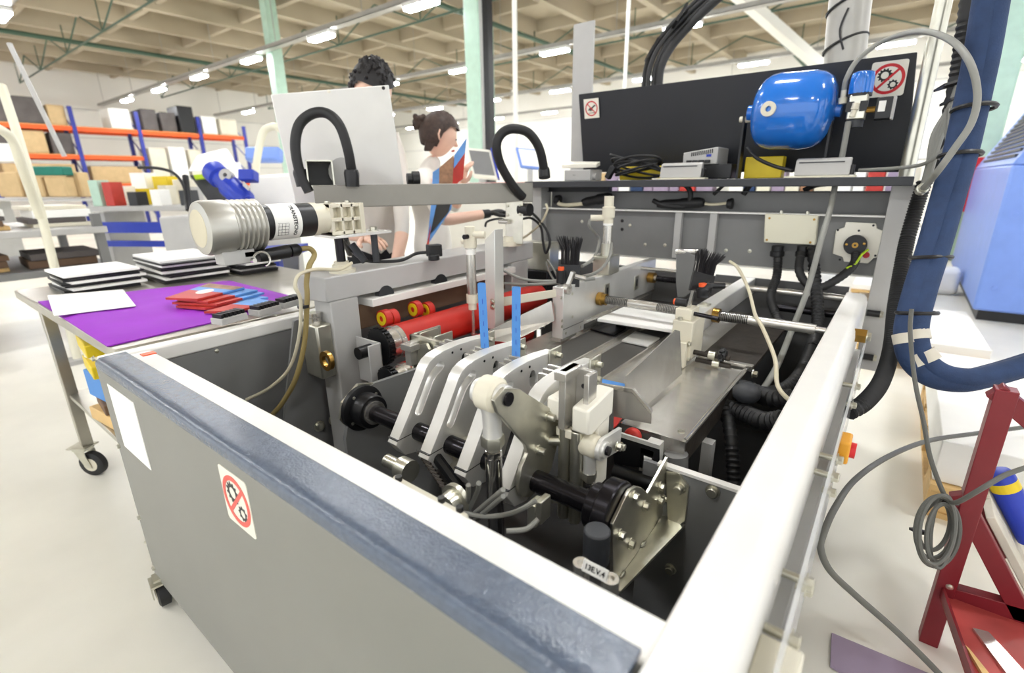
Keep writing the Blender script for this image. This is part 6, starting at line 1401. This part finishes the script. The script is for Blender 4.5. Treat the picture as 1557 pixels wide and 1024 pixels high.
fcp = spl([P(1620, 640, D=1.75), P(1557, 650, D=1.72), P(1480, 660, D=1.68), P(1410, 671, D=1.60), P(1350, 695, D=1.45), P(1300, 730, D=1.30), P(1270, 772, D=1.18), P(1252, 812, D=1.12), P(1248, 835, D=1.10), P(1262, 868, D=1.10), P(1300, 905, D=1.12), P(1360, 958, D=1.14), P(1425, 1022, D=1.15), P(1490, 1095, D=1.14)], 8)
for p in fcp: p.z = max(p.z, .0095)
fc = MB().tube(fcp, .0075, 10).build('floor_cable', 'cable_dark', None)
tag(fc, 'long grey cable sweeping past the clear guard strip down to the floor', 'cable')
# red cart
CY = 1.49; cart = thing('red_cart', 'dark red steel cart frame with diagonal braces beside the blue hoses', 'cart', P(1428, 905, Y=CY))
f0, f1 = P(1432, 900, Y=CY), P(1512, 588, Y=CY)
MB().box(f0.x-.018, f0.x+.022, CY-.02, CY+.02, .0, f1.z).build('post', 'red_paint', cart, bevel=.002)
def bar(a, b_, w_=.04, t_=.03, nm='brace', m='red_paint'):
    d = (b_-a).normalized(); n_ = V(0, 1, 0); MB().obox((a+b_)/2, d, n_, d.cross(n_), (b_-a).length, t_, w_).build(nm, m, cart, bevel=.002)
bar(P(1512, 592, Y=CY), P(1640, 700, Y=CY)); bar(P(1458, 750, Y=CY), P(1580, 985, Y=CY)); bar(P(1440, 898, Y=CY), P(1640, 955, Y=CY))
lt = [P(1428, 908, Z=.16), P(1640, 960, Z=.16), P(1640, 1100, Z=.16), P(1492, 1100, Z=.16)]
MB().prism(lt, (0, 0, .006)).build('lower_tray', 'red_worn', cart)
MB().prism([lt[0], lt[3], lt[3]+V(0, 0, .03), lt[0]+V(0, 0, .03)], (.006, 0, 0)).build('tray_edge', 'red_paint', cart)
for x in (f0.x+.28,): MB().box(x-.02, x+.02, CY+.2, CY+.24, .0, f1.z-.03).build('post', 'red_paint', cart)
bolt(P(1444, 893, Y=CY-.02), (0, -1, 0), .006, .004, cart)
pts = [P(1490, 1005, Z=.167), P(1478, 960, Z=.167), P(1500, 964, Z=.167), P(1560, 1024, Z=.167), P(1540, 1040, Z=.167)]
o = MB().prism([P(1478, 958, Z=.167), P(1502, 964, Z=.167), P(1580, 1050, Z=.167), P(1550, 1055, Z=.167)], (0, 0, .006)).build('steel_strip', 'steel', None, smooth=False); tag(o, 'flat steel strip lying on the lower tray of the red cart', 'strip')
o = MB().prism([P(1466, 985, Z=.167), P(1472, 990, Z=.167), P(1520, 1050, Z=.167), P(1505, 1050, Z=.167)], (0, 0, .008)).build('wood_stick', 'wood', None, smooth=False); tag(o, 'wooden stick lying on the lower tray of the red cart', 'stick')
# planks resting on the sloping braces, spray can on top
ba, bb_ = P(1458, 750, Y=CY), P(1580, 985, Y=CY); bd_ = (bb_-ba).normalized(); bn = V(-bd_.z, 0, bd_.x)
if bn.z < 0: bn = -bn
MB().obox((ba+bb_)/2+V(0, .22, 0), bd_, (0, 1, 0), bn, (bb_-ba).length*.5, .03, .04).build('brace', 'red_paint', cart, bevel=.002)
for k in range(3):
    c_ = (ba+bb_)/2+bd_*.02+V(0, .080+.098*k, 0)+bn*(.020+.010)
    o = MB().obox(c_, bd_, (0, 1, 0), bn, (bb_-ba).length*.66, .094, .018).build('plank', 'plank_grey', None, bevel=.002); tag(o, ('worn grey plank on the sloping red braces, next to the near post', 'worn grey plank on the sloping red braces, middle one', 'worn grey plank on the sloping red braces, the one farthest back')[k], 'plank', 'planks on the red cart')
ca = ba+bd_*.045+V(0, .19, 0)+bn*(.040+.0325); d = bd_; L_ = .20
sp_ = thing('spray_can', 'blue and yellow spray can lying on the worn planks', 'spray can', ca)
MB().lathe(ca, ca+d, [(0, .012), (.004, .026), (.012, .031), (.03, .032)], 20).build('blue_end', 'royal_blue', sp_); MB().cyl(ca+d*.03, ca+d*.055, .0322, 20).build('yellow_band', 'yellow_plastic', sp_); MB().cyl(ca+d*.055, ca+d*L_, .032, 20).build('blue_body', 'royal_blue', sp_)
# loose lilac board on the floor
lb = [P(1264, 966, Z=.002), P(1440, 1040, Z=.002), P(1440, 1130, Z=.002), P(1262, 1015, Z=.002)]
o = MB().prism(lb, (0, 0, .008)).build('floor_board', 'lilac_board', None, smooth=False); tag(o, 'flat lilac-grey board lying on the floor below the cable', 'board')
# pallets with white boards
def pallet(c, sx_, sy_, rz, lb, load, llb):
    t = thing('pallet', lb, 'pallet', (c[0], c[1], 0)); u = V(math.cos(rz), math.sin(rz), 0); n_ = V(-u.y, u.x, 0); c = V(c[0], c[1], 0)
    for k in range(5): MB().obox(c+n_*((k-2)*sy_*.23)+V(0, 0, .132), u, n_, (0, 0, 1), sx_, sy_*.13, .022).build('deck_board', 'wood', t)
    for i in (-1, 0, 1):
        MB().obox(c+u*(i*sx_*.44)+V(0, 0, .011), u, n_, (0, 0, 1), sx_*.1, sy_, .022).build('runner', 'wood', t); MB().obox(c+u*(i*sx_*.44)+V(0, 0, .110), u, n_, (0, 0, 1), sx_*.1, sy_, .022).build('stringer', 'wood', t)
        for j in (-1, 0, 1): MB().obox(c+u*(i*sx_*.44)+n_*(j*sy_*.42)+V(0, 0, .06), u, n_, (0, 0, 1), sx_*.11, sy_*.14, .078).build('block', 'wood', t)
    o = MB().obox(c+V(0, 0, .144+load/2), u, n_, (0, 0, 1), sx_*.99, sy_*.99, load).build('board_stack', 'white_paper', None, bevel=.004); tag(o, llb, 'board stack')
pallet((.22, 4.45), .66, 1.1, 0.04, 'wooden pallet with white boards in front of the blue cabinet', .06, 'white board stack on the pallet in front of the blue cabinet')
pallet((.70, 2.75), .9, 1.2, .0, 'wooden pallet with white boards behind the red cart', .16, 'white board stack on the pallet behind the red cart')
pallet((-.02, 6.3), .5, .9, .0, 'narrow wooden pallet in the aisle beyond the blue hoses', .05, 'white board stack on the narrow pallet in the aisle')
# blue cabinet machine far right
bx0, by0 = .62, 5.65
bl_ = thing('blue_cabinet', 'large pale blue machine cabinet with louvred window', 'machine', (1.6, 6.5, 0))
MB().box(bx0, 3.0, by0, 8.6, .10, 1.28).build('lower_body', 'machine_blue', bl_, bevel=.02)
MB().prism([(bx0+.0, by0, 1.28), (bx0+.35, by0, 2.0), (3.0, by0, 2.0), (3.0, by0, 1.28)], (0, 2.9, 0)).build('upper_body', 'machine_blue', bl_, bevel=.01)
MB().box(bx0+.05, 3.0, by0+.1, 8.5, 0, .10).build('plinth', 'black_plastic', bl_)
for k in range(12):
    z = 1.34+.045*k; x = bx0+(z-1.28)*.486; MB().box(x-.012, x+.02, by0+.15, by0+2.4, z, z+.022).build('louvre', 'charcoal', bl_)
for k in range(14): 
    z = 1.33+.042*k; x0_ = bx0+(z-1.28)*.486+.12; MB().box(x0_, x0_+.5, by0-.012, by0+.01, z, z+.018).build('louvre', 'mid_grey', bl_)
MB().box(bx0+.75, bx0+1.2, by0-.01, by0+.02, 1.33, 1.9).build('dark_door', 'royal_blue', bl_)
for z in (.3, .9): bolt((bx0+.1, by0, z), (0, -1, 0), .02, .01, bl_, m='machine_blue')
# red panel and odds beyond
o = MB().box(.30, .72, 8.8, 8.86, .75, 1.42).build('red_panel', 'sign_red', None, bevel=.01); 
rp_ = thing('red_stand', 'red upright panel on legs beyond the blue hoses', 'panel', (.5, 8.8, 0)); WL[o.name] = WL[o.name]; o.parent = rp_; o.location = WL[o.name]-WL[rp_.name]; o.name = 'panel'
for x in (.34, .68): MB().box(x-.02, x+.02, 8.8, 8.86, 0, .75).build('leg', 'red_paint', rp_)
for i, (x, y, z, s1, m, lbq) in enumerate(((1.0, 9.2, .9, .5, 'white_paper', 'white bundle on the far goods shelf beside the red panel'), (1.42, 8.95, .9, .26, 'royal_blue', 'blue bundle on the far goods shelf'), (.95, 8.8, .9, .28, 'sign_black', 'black bundle on the far goods shelf'), (1.75, 9.1, .9, .3, 'sign_red', 'red bundle on the far goods shelf'))):
    o = MB().ball((x, y, z+s1*.35+.001), s1*.5, (1, .8, .7), 14, 9).build('goods_bundle', m, None); tag(o, lbq, 'bundle')
gs = thing('goods_shelf', 'low far goods shelf behind the blue cabinet', 'shelf', (1.2, 9.0, 0)); MB().box(.8, 2.0, 8.7, 9.5, .85, .90).build('board', 'wall_white', gs)
for x in (.75, 1.95): MB().box(x-.03, x+.03, 8.7, 9.4, 0, .85).build('leg', 'wall_white', gs)
o = MB().box(.27, .60, 6.78, 7.05, 0.0, .28).build('white_sack', 'white_paper', None, bevel=.06, seg=4); tag(o, 'white sack on the floor behind the narrow pallet', 'sack')
